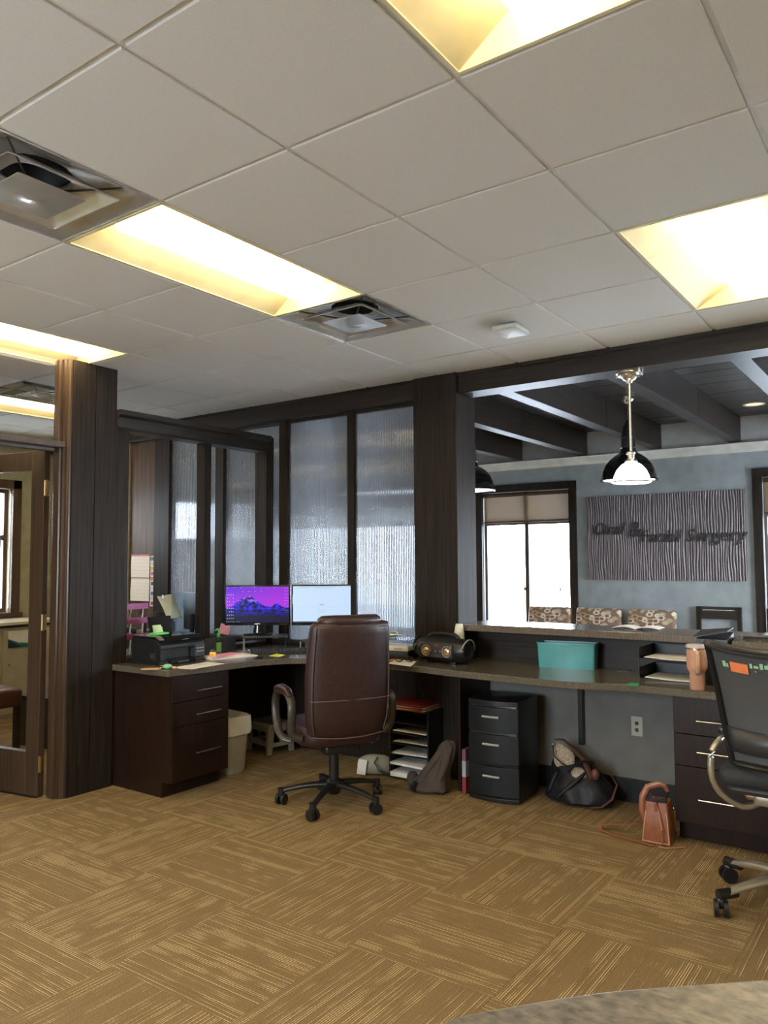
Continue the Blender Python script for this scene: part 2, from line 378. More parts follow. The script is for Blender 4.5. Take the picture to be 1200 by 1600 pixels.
# troffer 2x4
def troffer(u, v, label):
    t = thing('ceiling_light', label, 'ceiling light', (u*T+T, -(v+0.5)*T, H), 0, 'recessed fluorescent lights')
    L, W = T-0.006, T/2-0.006
    f = MB()       # frame lip
    for a in ((-L, L, -W, -W+.012), (-L, L, W-.012, W), (-L, -L+.012, -W, W), (L-.012, L, -W, W)): f.bx(*a, 0.0, 0.006)
    f.build('frame', troffer_m, t)
    h_ = MB(); L2, W2 = L-.012, W-.012   # housing: flat shallow wings rising to the centre, end plates
    for s in (-1, 1):
        h_.add([(-L2, s*W2, .004), (L2, s*W2, .004), (L2-.03, s*.125, .085), (-L2+.03, s*.125, .085)], [(0, 1, 2, 3)])
        h_.add([(s*L2, -W2, .004), (s*L2, W2, .004), (s*(L2-.03), .125, .085), (s*(L2-.03), -.125, .085)], [(0, 1, 2, 3)])
    h_.bx(-L2+.03, L2-.03, -.125, .125, .085, .089)
    h_.build('reflector', troffer_m, t)
    d = MB(); n = 14; rings = []
    for x, k in ((-L2+.06, .3), (-L2+.065, .75), (-L2+.085, 1), (L2-.085, 1), (L2-.065, .75), (L2-.06, .3)):
        rings.append([(x, .115*k*math.cos(PI*i/n), .083-.078*k*math.sin(PI*i/n)) for i in range(n+1)])
    d.loft(rings, True); d.build('diffuser', lens_m, t, smooth=60)
    return t
tl_labels = ['lit recessed ceiling light between the two square air vents, whole in view', 'lit ceiling light cut off by the top edge of the photo', 'lit ceiling light at the right edge near the dark beam',
             'lit ceiling light above the dark wooden post at left', 'lit ceiling light seen through the glass over the door']
T0 = None
for i, (u, v) in enumerate(troffers):
    lab = tl_labels[i] if i < 5 else 'recessed ceiling light out of the picture beside the camera'
    if T0 is None: T0 = troffer(u, v, lab)
    else: dup(T0, (u*T+T, -(v+0.5)*T, H), 0, lab)

def vent(u, v, label):
    t = thing('ceiling_vent', label, 'air vent', ((u+0.5)*T, -(v+0.5)*T, H), 0, 'square cone air diffusers in the ceiling')
    def sq(hf, z, r=0.02, n=4):
        pts = []
        for (sx, sy_, a0) in ((1, 1, 0), (-1, 1, PI/2), (-1, -1, PI), (1, -1, 1.5*PI)):
            for k in range(n+1):
                a = a0+PI/2*k/n; pts.append((sx*(hf-r)+r*math.cos(a), sy_*(hf-r)+r*math.sin(a), z))
        return pts
    f = MB(); W = T/2-0.006
    f.loft([sq(W, .0, .003), sq(W, .005, .003), sq(W-.012, .006, .01), sq(W-.06, .03, .03), sq(.19, .058, .06), sq(.12, .075, .10)], False); f.build('outer_cone', steel_m, t, smooth=35)
    f = MB(); f.lathe([(.11, .07), (.10, .16), (.0, .16)], 24); f.build('duct_collar', duct_m, t, smooth=35)
    f = MB(); f.loft([sq(.205, -.006, .01), sq(.205, -.002, .01), sq(.195, .008, .02), sq(.155, .030, .04), sq(.11, .042, .06), sq(.11, .045, .06), sq(.155, .034, .04), sq(.19, .006, .02)], False); f.build('middle_cone', steel_m, t, smooth=35)
    f = MB(); f.loft([sq(.125, -.016, .008), sq(.125, -.012, .008), sq(.105, -.006, .02), sq(.075, .002, .03), sq(.05, .004, .03)], True); f.v = [(x, y, z if abs(x)+abs(y) > 9 else z) for x, y, z in f.v]
    f.build('inner_cone', steel_m, t, smooth=35)
    f = MB(); f.lathe([(0.0, -.026), (.02, -.025), (.035, -.020), (.06, -.0175), (.09, -.0165)], 24); f.build('centre_button', steel_m, t, smooth=60)
    f = MB()
    for a in range(4):
        c, s = math.cos(a*PI/2+PI/4), math.sin(a*PI/2+PI/4); f.tube([(c*.06, s*.06, .008), (c*.33, s*.33, .045)], .004, 6)
    f.build('spider_bracket', duct_m, t)
    return t
vl = ['square metal ceiling air vent cut by the left edge of the photo', 'square metal ceiling air vent at the far end of the central light', 'square air vent seen through glass over the door', 'square air vent behind the camera']
V0 = None
for (u, v), lab in zip(vents, vl):
    if V0 is None: V0 = vent(u, v, lab)
    else: dup(V0, ((u+0.5)*T, -(v+0.5)*T, H), 0, lab)
# wireless access point on the ceiling
t = thing('ceiling_access_point', 'small square white plastic box mounted on the ceiling tile', 'detector', (2.085, 0.27, H), R_(3))
MB().rbox(-.06, .06, -.05, .05, -.02, 0, .01).build('mounting_base', grey_m, t, smooth=40)
MB().rbox(-.10, .10, -.075, .075, -.045, -.02, .018).build('cover', white_m, t, smooth=40)

# ================================================================== OUTER WALLS
ww = MB(); ww.bx(-3.75, -3.6, -3.3, -.05, 0, H+.2).bx(-3.75, -3.6, 1.25, 6.6, 0, H+.2).bx(-3.75, -3.6, -.05, 1.25, 0, .9).bx(-3.75, -3.6, -.05, 1.25, 2.2, H+.2)
st(ww.build('wall_west', wall_ol), 'olive beige wall behind the camera', 'wall')
MB().bx(-3.68, -3.67, -.05, 1.25, .9, 2.2).build('pane', pane_m, struct('window_8', 'unseen window added in the wall behind the camera for daylight'))  # added opening, lets daylight reach the office ceiling
ww = MB(); xe = -3.75
for a_, b_ in ((3.75, 5.45),):
    ww.bx(xe, a_, -3.45, -3.3, 0, 3.1).bx(a_, b_, -3.45, -3.3, 0, .75).bx(a_, b_, -3.45, -3.3, 2.25, 3.1); xe = b_
    MB().bx(a_, b_, -3.38, -3.37, .75, 2.25).build('pane', pane_m, struct('window_7', 'unseen window added in the side wall of the waiting room for daylight'))  # added out of view to bring more daylight into the waiting room
ww.bx(xe, 6.8, -3.45, -3.3, 0, 3.1)
st(ww.build('wall_south', wall_ol), 'beige wall to the right of the camera', 'wall')
wn = MB(); wn.bx(-3.75, 1.45, 6.1, 6.25, 0, H+.2).bx(2.5, 3.0, 6.1, 6.25, 0, H+.2).bx(1.45, 2.5, 6.1, 6.25, 0, .95).bx(1.45, 2.5, 6.1, 6.25, 2.2, H+.2)
st(wn.build('wall_north', wall_ol), 'olive beige back wall of the room behind the door', 'wall')
st(MB().bx(3.0, 6.8, 6.45, 6.6, 0, 3.1).build('wall_northeast', wall_bl), 'blue grey end wall of the waiting room', 'wall')
# door wall (y = 2.85 .. 3.0) left of the door
st(MB().bx(-3.6, 0.1, 2.87, 2.99, 0, H+.1).build('wall_left', wall_ol), 'beige wall left of the glazed door', 'wall')

# far wall of the waiting room with window openings
wins = [(-1.28, -0.20), (1.77, 2.86), (3.32, 4.40), (4.82, 5.90)]
WZ0, WZ1 = 0.62, 2.245
fw_ = MB(); y = -3.3
for a, b in wins + [(6.6, 6.6)]:
    fw_.bx(6.53, 6.7, y, a, 0, 2.51)
    if b > a: fw_.bx(6.53, 6.7, a, b, 0, WZ0).bx(6.53, 6.7, a, b, WZ1, 2.51)
    y = b
fwo = st(fw_.build('wall_far', wall_bl), 'blue grey painted far wall of the waiting room', 'wall')
MB().bx(6.53, 6.7, -3.3, 6.6, 2.51, 3.1).build('upper_wall', wall_lt, fwo, label='paler grey wall above the white trim')
cr = MB(); cr.prism([(6.53, 2.50), (6.50, 2.50), (6.47, 2.53), (6.46, 2.575), (6.45, 2.585), (6.53, 2.585)], -3.3, 6.45, 'y')
st(cr.build('trim_1', crown_m), 'white crown trim running along the waiting room wall', 'trim')
for n_, (a, b) in enumerate(wins, 1):
    wd = struct('window_%d' % n_, ['dark framed window at the right edge of the photo', 'bright dark-framed window beside the wooden column', 'bright window behind the right fluted glass pane', 'bright window behind the left fluted glass pane'][n_-1])
    f = MB(); tw = .085
    f.bx(6.50, 6.55, a-tw, a, WZ0-.09, WZ1+tw).bx(6.50, 6.55, b, b+tw, WZ0-.09, WZ1+tw).bx(6.49, 6.55, a-tw, b+tw, WZ1, WZ1+tw).bx(6.47, 6.60, a-tw-.02, b+tw+.02, WZ0-.05, WZ0)
    f.build('casing', wood_v, wd, bevel=.003)
    mid = (a+b)/2
    f = MB(); e = .03
    f.bx(6.58, 6.63, a, a+e, WZ0, WZ1).bx(6.58, 6.63, b-e, b, WZ0, WZ1).bx(6.58, 6.63, a+e, b-e, WZ0, WZ0+e).bx(6.58, 6.63, a+e, b-e, WZ1-e, WZ1).bx(6.575, 6.635, mid-.025, mid+.025, WZ0+e, WZ1-e).bx(6.58, 6.63, a+e, b-e, 1.86, 1.92)
    f.build('sash_frame', door_m, wd, bevel=.002)
    for (ya, yb) in ((a+e, mid-.025), (mid+.025, b-e)):
        MB().bx(6.602, 6.606, ya, yb, WZ0+e, 1.86).build('pane', pane_m, wd)
        MB().bx(6.602, 6.606, ya, yb, 1.92, WZ1-e).build('pane', pane_m, wd)
        MB().bx(6.566, 6.580, ya+(.10 if ya < mid-.1 else .0), ya+(.12 if ya < mid-.1 else .02), 1.1, 1.14).build('latch', chrome_m, wd)
    MB().bx(6.556, 6.558, a+.01, b-.01, 1.90, WZ1-.04).build('roller_shade', shade_m, wd, label='tan roller shade drawn over the top panes')
    f = MB(); f.cyl((6.557, a+.01, 1.895), (6.557, b-.01, 1.895), .010, n=10); f.cyl((6.545, a+.01, WZ1-.03), (6.545, b-.01, WZ1-.03), .022, n=12); f.build('shade_rail', brown_panel_m, wd, smooth=40)
# ground outside
st(MB().bx(-60, 60, -60, 60, -0.5, -0.4).build('floor_outside', mat('pale_concrete_lot', (0.55, 0.56, 0.58), 0.9)), 'pale paved ground outside the windows', 'ground')

# north room window
wd = struct('window_5', 'bright window in the room behind the glazed door')
f = MB(); f.bx(1.36, 1.45, 6.06, 6.12, .9, 2.29).bx(2.5, 2.59, 6.06, 6.12, .9, 2.29).bx(1.36, 2.59, 6.06, 6.12, 2.2, 2.29).bx(1.34, 2.61, 6.03, 6.14, .90, .95); f.build('casing', brown_panel_m, wd, bevel=.003)
f = MB(); f.bx(1.45, 1.49, 6.16, 6.2, .95, 2.2).bx(2.46, 2.5, 6.16, 6.2, .95, 2.2).bx(1.95, 2.0, 6.16, 6.2, .95, 2.2).bx(1.49, 2.46, 6.16, 6.2, .95, .99).bx(1.49, 2.46, 6.16, 6.2, 1.68, 1.73).bx(1.49, 2.46, 6.16, 6.2, 2.16, 2.2); f.build('sash_frame', brown_panel_m, wd)
MB().bx(1.49, 2.46, 6.178, 6.182, .99, 2.16).build('pane', pane_m, wd)
MB().bx(1.46, 2.42, 6.13, 6.132, .96, 1.72).build('roller_shade', shade_m, wd)
f = MB(); f.tube([(2.47, 6.05, 2.15), (2.47, 6.05, .98)], .006, 6); f.bx(2.455, 2.485, 6.04, 6.06, .95, 1.0); f.build('shade_chain', white_m, wd)

# ================================================================== WAITING ROOM CEILING
wc = st(MB().bx(3.05, 6.53, -3.3, 6.6, 2.90, 2.95).build('ceiling_waiting', plank_m), 'raised dark stained plank ceiling with deep beams', 'ceiling')
pm = MB(); pm.bx(-.0, .0, 0, 0, 0, 0)
for k in range(16):
    x0 = 3.06+k*.217
    MB().bx(x0+.002, x0+.215, -3.28, 6.44, 2.855+random.uniform(0, .002), 2.90).build('plank', plank_m, wc, bevel=.003)
for yb in (-2.9, -2.17, -1.43, -0.70, 0.03, 0.80, 1.60, 2.38, 3.15, 3.92, 4.7, 5.5):
    MB().bx(3.0, 4.9, yb-.055, yb+.055, 2.605, 2.858).bx(4.903, 6.525, yb-.055, yb+.055, 2.605, 2.858).build('beam', wood_x, wc, bevel=.003)
# recessed downlight
p_ = at(1178, 631, 2.855)
t = thing('recessed_downlight', 'small round warm downlight in the dark plank ceiling', 'downlight', (p_.x, p_.y, 2.853))
MB().lathe([(.095, 0), (.095, -.005), (.075, -.006), (.07, 0)], 24).build('trim_ring', white_m, t, smooth=40)
MB().lathe([(.0, -.002), (.07, -.002)], 24).build('lamp_face', mat('warm_downlight_glow', (0.8, 0.7, 0.5), 0.4, emit=(1, .72, .38), es=0.9), t)

# header beam, columns, partition woodwork
tb = st(MB().bx(2.87, 3.06, -3.3, 1.06, 2.60, H+.15).bx(2.87, 3.06, 1.41, 6.1, 2.60, H+.15).bx(2.862, 2.87, -3.3, 6.1, 2.715, H+.02).build('trim_2', wood_y, bevel=.003), 'dark wooden header beam spanning the counter opening and glass wall', 'trim')
st(MB().bx(2.84, 3.10, 1.06, 1.41, 0, H+.004).build('trim_3', wood_v, bevel=.003), 'dark wooden square column between fluted glass and counter opening', 'trim')
lc = struct('trim_4', 'dark wooden boxed post beside the glazed door')
MB().bx(1.10, 1.262, 2.85, 3.0, 0, H+.004).build('board', wood_v, lc, bevel=.002)
MB().bx(1.266, 1.425, 2.852, 3.0, 0, H+.004).build('board', wood_v, lc, bevel=.002)
j = MB(); j.prism([(1.10, 2.86), (1.086, 2.86), (1.082, 2.868), (1.076, 2.87), (1.072, 2.885), (1.058, 2.888), (1.058, 2.995), (1.10, 2.995)], 0, H+.003)
j.build('casing', door_m, lc, smooth=30)

# door frame + transom
dr = struct('door_1', 'open glazed wooden door at the left edge with a glass transom above')
dr['category'] = 'door'
f = MB(); f.bx(.1, 1.058, 2.86, 2.995, 2.177, 2.215).bx(.1, 1.04, 2.93, 2.96, 2.155, 2.177); f.build('head_rail', door_m, dr, bevel=.003)
f = MB(); f.bx(1.040, 1.058, 2.90, 2.96, 0, 2.177).bx(1.034, 1.058, 2.905, 2.945, 2.215, H); f.build('jamb_stop', door_m, dr, bevel=.002)
MB().bx(.1, 1.036, 2.92, 2.926, 2.215, H).build('transom_pane', pane_m, dr)
MB().bx(.06, .1, 2.86, 2.995, 0, H).build('jamb', door_m, dr, bevel=.002)
# leaf: hinge at (1.05, 2.985), swings into back room
ang = math.atan2(3.401-2.977, 0.983-1.06)
leaf = bpy.data.objects.new('leaf', None); S.collection.objects.link(leaf); leaf.parent = dr; leaf.location = (1.045, 3.0, 0); leaf.rotation_euler.z = ang
W = .90
for nm, a in (('stile', (0.004, .118, 0, .044, .01, 2.165)), ('stile', (W-.118, W, 0, .044, .01, 2.165)), ('top_rail', (.118, W-.118, 0, .044, 2.045, 2.165)), ('bottom_rail', (.118, W-.118, 0, .044, .01, .275))):
    MB().bx(*a).build(nm, door_m, leaf, bevel=.003)
MB().bx(.118, W-.118, .019, .025, .275, 2.045).build('pane', pane_m, leaf)
for z in (.16, 1.03, 1.875):
    f = MB(); f.cyl((-.006, .046, z), (-.006, .046, z+.10), .007, n=10); f.bx(-.001, .003, .006, .046, z, z+.10); f.bx(-.028, -.008, .046, .048, z, z+.10); f.build('hinge', brass_m, leaf, smooth=40)
MB().bx(.02, W-.02, -.003, .047, .001, .010).build('door_sweep', black_m, leaf)
f = MB(); f.cyl((W-.06, -.05, 1.0), (W-.06, .09, 1.0), .011, n=10); f.cyl((W-.06, -.05, 1.0), (W-.17, -.05, 1.0), .009, n=8); f.cyl((W-.06, .09, 1.0), (W-.17, .09, 1.0), .009, n=8); f.build('lever_handle', chrome_m, leaf, smooth=40)

# partition along y = 2.85 (pass-through opening over desk)
pt = struct('wall_partition', 'dark wooden partition frame with open pass-through above the desk')
hp = MB(); hp.prism([(2.85, 2.345), (2.84, 2.36), (2.84, 2.425), (2.815, 2.44), (2.815, 2.475), (2.985, 2.475), (2.985, 2.345)], 1.425, 2.87, 'x'); hp.build('header', wood_x, pt, bevel=.002)
MB().bx(1.425, 1.53, 2.855, 2.975, .785, 2.345).build('jamb', wood_v, pt, bevel=.002)
MB().bx(2.20, 2.265, 2.86, 2.95, .785, 2.345).build('mullion', wood_v, pt, bevel=.002)
MB().bx(2.845, 2.93, 2.85, 2.98, .785, 2.47).build('jamb', wood_v, pt, bevel=.002)
MB().bx(1.53, 2.20, 2.85, 2.98, .785, .815).bx(2.265, 2.845, 2.85, 2.98, .785, .815).build('sill', wood_x, pt, bevel=.002)
MB().bx(1.425, 2.93, 2.865, 2.985, 0, .785).build('panel', wood_v, pt)

# glass wall x = 2.93 .. 3.0 : knee wall, mullions, fluted panes
gw = struct('wall_glass', 'wall of tall fluted glass panes in dark wooden frames')
MB().bx(2.93, 3.06, 1.41, 6.1, 0, .80).build('panel', wood_v, gw)
MB().bx(2.91, 3.07, 1.41, 6.1, .80, .83).build('sill', wood_y, gw, bevel=.002)
for a, b in ((1.41, 1.43), (2.02, 2.08), (2.70, 2.79), (3.45, 3.55), (4.17, 4.38)): MB().bx(2.93, 3.02, a, b, .83, 2.6).build('mullion', wood_v, gw, bevel=.002)
MB().bx(2.95, 3.0, 4.38, 4.76, .83, 2.6).build('panel', brown_panel_m, gw)
MB().bx(2.93, 3.0, 4.76, 6.1, .83, 2.6).build('panel', wall_ol, gw, label='olive painted panel')
f = MB()
for a, b in ((1.43, 2.02), (2.08, 2.70), (2.79, 3.45), (3.55, 4.17)): f.bx(2.94, 2.985, a, b, 2.575, 2.6)
f.build('top_rail', wood_y, gw)
wg = struct('window_6', 'tall fluted glass panes of the office screen wall')
web_m = mat('grey_rib_web', (0.30, 0.31, 0.34), 0.4)
def flute(ya, yb):
    n = int(round((yb-ya)/.015)); pitch = (yb-ya)/n; K = 6; pts = []
    for i in range(n):
        for k in range(K):
            u_ = k/K; pts.append((ya+(i+u_)*pitch, 2.962-.005*math.sin(PI*u_)))
    pts.append((yb, 2.962)); N = len(pts); z0, z1 = .83, 2.575
    vs = [(x, y, z0) for y, x in pts]+[(x, y, z1) for y, x in pts]+[(2.968, ya, z0), (2.968, yb, z0), (2.968, ya, z1), (2.968, yb, z1)]
    fs = [(i, i+1, N+i+1, N+i) for i in range(N-1)]+[(2*N, 2*N+2, 2*N+3, 2*N+1)]
    fs += [(0, N, 2*N+2, 2*N), (N-1, 2*N+1, 2*N+3, 2*N-1), tuple(range(N))+(2*N+1, 2*N), tuple(range(N, 2*N))+(2*N+3, 2*N+2)]
    mb = MB(); mb.add(vs, fs); po = mb.build('fluted_pane', flute_m, wg, smooth=50)
    wb = MB()
    for i in range(1, n): y = ya+i*pitch; wb.bx(2.9690, 2.9722, y-.0010, y+.0010, z0, z1)
    w_ = wb.build('rib_web', web_m, po); w_['kind'] = 'stuff'; return po
for a, b in ((1.43, 2.02), (2.08, 2.70), (2.79, 3.45), (3.55, 4.17)): flute(a, b)

# pony wall and ledge (right part)
st(MB().bx(3.03, 3.14, -3.3, 1.06, .76, .985).build('wall_pony', wood_y), 'dark wooden panel below the raised ledge', 'wall')
kw = st(MB().bx(3.03, 3.14, -3.3, 1.06, 0, .76).build('wall_knee', wall_gr), 'grey painted knee wall under the desk', 'wall')
st(MB().bx(3.012, 3.03, -0.42, .98, 0, .135).build('baseboard_1', black_m, bevel=.002), 'dark baseboard below the desk', 'baseboard')
lg = MB().bx(2.84, 3.22, -0.84, 1.058, .985, 1.03).build('ledge', ledge_m, bevel=.004); tag(lg, 'raised laminate transaction ledge above the desk', 'ledge')
# ================================================================== DESK TOP
edge_px = [(330, 1050.5), (370, 1045), (400, 1041.2), (430, 1038.7), (455, 1037.6), (477, 1037.5), (515, 1038.5), (560, 1041.5), (612, 1047), (655, 1051), (700, 1057), (820, 1070), (880, 1076)]
poly = [(1.42, 2.865), (1.42, 2.31), (1.433, 2.297)]
for px, py in edge_px:
    q = at(px, py, .745); poly.append((q.x, q.y))
poly += [(2.465, -0.2), (2.455, -0.70), (2.45, -1.5), (3.03, -1.5), (3.03, 1.05), (2.92, 1.42), (2.92, 2.865)]
dk = MB().prism(poly, .745, .785).build('desk_worktop', lam_m, bevel=.004); tag(dk, 'long curved grey brown laminate desk top along the glass wall and ledge', 'worktop')

def handle(par, x0, x1, y, z, m=chrome_m, axis='x', out=-1):
    f = MB()
    if axis == 'x':
        f.cyl((x0, y+out*.028, z), (x1, y+out*.028, z), .005, n=8)
        for x in (x0+.02, x1-.02): f.cyl((x, y, z), (x, y+out*.028, z), .004, n=6)
    else:
        f.cyl((y+out*.028, x0, z), (y+out*.028, x1, z), .005, n=8)
        for x in (x0+.02, x1-.02): f.cyl((y, x, z), (y+out*.028, x, z), .004, n=6)
    return f.build('handle', m, par, smooth=40)
# left pedestal
t = thing('drawer_pedestal', 'dark brown three-drawer pedestal under the left end of the desk', 'cabinet', (0, 0, 0))
MB().bx(1.445, 1.915, 2.30, 2.86, .095, .745).bx(1.445, 1.915, 2.372, 2.86, 0, .095).build('body', cab_m, t, bevel=.002)
for z0, z1, hz in ((.583, .742, .642), (.432, .579, .495), (.098, .428, .257)):
    d = MB().bx(1.448, 1.912, 2.281, 2.299, z0, z1).build('drawer', cab_m, t, bevel=.002)
    handle(d, 1.615, 1.825, 2.281, hz)
# right pedestal
def rped(y1, y0, label):
    t = thing('drawer_pedestal', label, 'cabinet', (0, 0, 0))
    MB().bx(2.52, 3.01, y0, y1, .095, .745).bx(2.575, 3.01, y0, y1, 0, .095).build('body', cab_m, t, bevel=.002)
    for z0, z1, hz in ((.553, .742, .628), (.390, .549, .470), (.100, .386, .232)):
        d = MB().bx(2.50, 2.519, y0+.003, y1-.003, z0, z1).build('drawer', cab_m, t, bevel=.002)
        c = (y0+y1)/2; handle(d, c-.10, c+.10, 2.50, hz, axis='y')
    return t
rped(-.425, -.875, 'dark brown three-drawer pedestal beside the tan purse')
rped(-.885, -1.335, 'dark drawer pedestal behind the mesh chair at the photo edge')
sp = MB().bx(2.62, 3.03, .925, .945, 0, .745).build('desk_support_panel', cab_m, bevel=.002); tag(sp, 'dark vertical panel supporting the desk behind the plastic drawer tower', 'desk panel')
br = MB(); br.prism([(3.03, .742), (2.62, .742), (2.62, .71), (2.99, .68), (2.99, .30), (3.03, .30)], .262, .292, 'y')
for z in (.36, .55): br.cyl((2.989, .277, z), (2.985, .277, z), .006, n=8)
tag(br.build('desk_bracket', black_m, bevel=.002), 'black metal bracket holding up the desk on the grey wall', 'bracket')
t = thing('wall_outlet', 'beige outlet plate with two square jacks on the grey wall', 'outlet', (3.03, -.065, .45), 0)
MB().rbox(-.004, 0, -.034, .034, -.058, .058, .0018, edge=.001).build('plate', bin_m, t)
for z, m_ in ((.018, black_m), (-.022, brown_panel_m)): MB().bx(-.006, -.003, -.010, .010, z-.010, z+.010).build('jack', m_, t)

# back-room desk behind partition
t = thing('back_desk', 'dark desk surface just beyond the partition opening', 'desk', (0, 0, 0))
MB().bx(1.50, 2.90, 2.99, 3.55, .745, .785).build('top', lam_m, t, bevel=.003)
for xx in (1.52, 2.85): MB().bx(xx, xx+.03, 3.0, 3.5, 0, .745).build('side_panel', cab_m, t)

# foreground counter at lower right
e_ = [at(x, y, 1.05) for x, y in ((600, 1621), (675, 1600), (730, 1583), (790, 1572), (870, 1558), (950, 1547), (1075, 1537), (1200, 1528), (1330, 1519))]
poly = [(q.x, q.y) for q in e_]
poly = [(-1.42, -1.04)] + poly + [(-.72, -1.72), (-.9, -2.3), (-1.9, -2.3), (-1.9, -1.04)]
fc = thing('reception_counter', 'speckled grey counter top corner at the bottom right of the photo', 'counter', (0, 0, 0))
MB().prism(poly, 1.01, 1.05).build('top', stone_m, fc, bevel=.004)
MB().bx(-1.85, -1.05, -2.25, -1.45, 0, 1.01).build('base', cab_m, fc)
# ================================================================== PENDANTS
def pendant_dome(x, y, ztop, label):
    t = thing('dome_pendant', label, 'pendant lamp', (x, y, ztop), 0, 'black dome pendants in the waiting room')
    MB().lathe([(0, 0), (.062, 0), (.062, -.012), (.05, -.03), (.03, -.045), (.012, -.055), (0, -.055)], 20).build('canopy', chrome_m, t, smooth=40)
    MB().cyl((0, 0, -.05), (0, 0, -.21), .008, n=10).build('stem', chrome_m, t, smooth=40)
    f = MB(); f.lathe([(.0, -.19), (.012, -.20), (.03, -.24), (.045, -.26), (.055, -.33), (.055, -.345), (.066, -.35), (.066, -.357), (.058, -.36), (.060, -.43), (.068, -.434), (.068, -.441), (.062, -.446), (.066, -.47), (.09, -.50), (.085, -.505), (.0, -.50)], 28).build('neck', black_m, t, smooth=35)
    f = MB(); f.lathe([(.085, -.492), (.11, -.505), (.155, -.54), (.195, -.59), (.218, -.64), (.228, -.69), (.228, -.71), (.24, -.716), (.24, -.724), (.222, -.724), (.22, -.69), (.208, -.64), (.185, -.592), (.148, -.55), (.10, -.515), (.0, -.505)], 36)
    f.build('shade', blackg_m, t, smooth=35)
    f = MB(); f.lathe([(0.0, -.74), (.07, -.737), (.15, -.728), (.212, -.716), (.216, -.70)], 32); f.build('diffuser', globe_m, t, smooth=60)
    for k in range(4):
        a = PI/4+k*PI/2; MB().ball((.237*math.cos(a), .237*math.sin(a), -.72), .010, 6).build('clip', chrome_m, t, smooth=60)
    return t
D0 = pendant_dome(4.93, .569, 2.855, 'large black dome pendant hanging behind the small glass pendant')
q = atx(736, 768, 4.93)
dup(D0, (4.93, q.y, 2.855), 0, 'black dome pendant mostly hidden behind the wooden column')
t = thing('glass_pendant', 'small pendant with nickel rod and glowing glass shade under the header beam', 'pendant lamp', (2.965, -.09, 2.60))
MB().lathe([(0, 0), (.078, 0), (.078, -.012), (.070, -.020), (.068, -.028), (.045, -.034), (.036, -.048), (.022, -.055), (.018, -.07), (0, -.07)], 24).build('canopy', chrome_m, t, smooth=35)
f = MB(); 
for sx in (-1, 1): MB().tube([(0, sx*.077, -.030), (0, sx*.082, -.012), (0, sx*.082, .0)], .005, 6).build('canopy_finial', chrome_m, t, smooth=40)
MB().cyl((0, 0, -.06), (0, 0, -.50), .0085, n=12).build('stem', chrome_m, t, smooth=40)
MB().lathe([(0, -.485), (.015, -.487), (.028, -.495), (.028, -.505), (.022, -.51), (.022, -.535), (.035, -.54), (.038, -.552), (.03, -.56), (.0, -.56)], 20).build('socket', chrome_m, t, smooth=35)
MB().lathe([(.028, -.556), (.055, -.568), (.085, -.60), (.103, -.638), (.108, -.668), (.112, -.672), (.112, -.68), (.104, -.683), (0, -.688)], 32).build('shade', globe_m, t, smooth=50)
f = MB(); f.tube([(.114*math.cos(2*PI*k/32), .114*math.sin(2*PI*k/32), -.676) for k in range(32)], .004, 6, closed=True); f.build('rim', chrome_m, t, smooth=40)

# ================================================================== WALL SIGN
def ridge_panel():
    g = NG('brown_grey_metallic_relief'); g.b.inputs['Base Color'].default_value = (0.13, 0.105, 0.105, 1); g.b.inputs['Metallic'].default_value = 0.35; g.b.inputs['Roughness'].default_value = 0.42
    return g.m
rp_m = ridge_panel()
t = thing('relief_sign', 'large ridged brown grey wall panel with dark raised lettering', 'sign', (6.53, .755, 1.685))
W, Hh, NX, NZ = 1.60, .90, 380, 56
v = []; fcs = []
from mathutils import noise as mn
for k in range(NZ+1):
    for i in range(NX+1):
        y = -W/2+W*i/NX; z = -Hh/2+Hh*k/NZ
        wv = mn.noise(Vector((y*9, z*2.2, 0)))*1.3 + mn.noise(Vector((y*31, z*4.5, 5)))*.7
        d = abs(math.sin(y*125+wv*1.9)); v.append((-.022-.012*d, y, z))
for k in range(NZ):
    for i in range(NX):
        a = k*(NX+1)+i; fcs.append((a, a+1, a+NX+2, a+NX+1))
mb = MB(); mb.add(v, fcs); mb.build('ridged_face', rp_m, t, smooth=80)
MB().bx(-.022, 0, -W/2, W/2, -Hh/2, Hh/2).build('backing', rp_m, t)
let_m = mat('dark_bronze_letter', (0.035, 0.032, 0.035), 0.4, 0.3)
def text_mesh(txt, size, yoff, zoff, name='lettering', parent=None, m=let_m, shear=.25, depth=.006):
    cu = bpy.data.curves.new('txt', 'FONT'); cu.body = txt; cu.size = size; cu.shear = shear; cu.extrude = depth; cu.bevel_depth = 0; cu.resolution_u = 4
    o = bpy.data.objects.new('txt', cu); S.collection.objects.link(o)
    dg = bpy.context.evaluated_depsgraph_get(); me = bpy.data.meshes.new_from_object(o.evaluated_get(dg))
    bpy.data.objects.remove(o)
    me.materials.clear(); me.materials.append(m)
    p = bpy.data.objects.new(name, me); S.collection.objects.link(p); p.parent = parent
    p.rotation_euler = (PI/2, 0, -PI/2); p.location = (-.042, yoff, zoff); return p
text_mesh('Oral', .185, .74, .035, parent=t)
text_mesh('&', .235, .345, .005, parent=t, shear=.1)
text_mesh('Facial Surgery', .185, .225, -.055, parent=t)

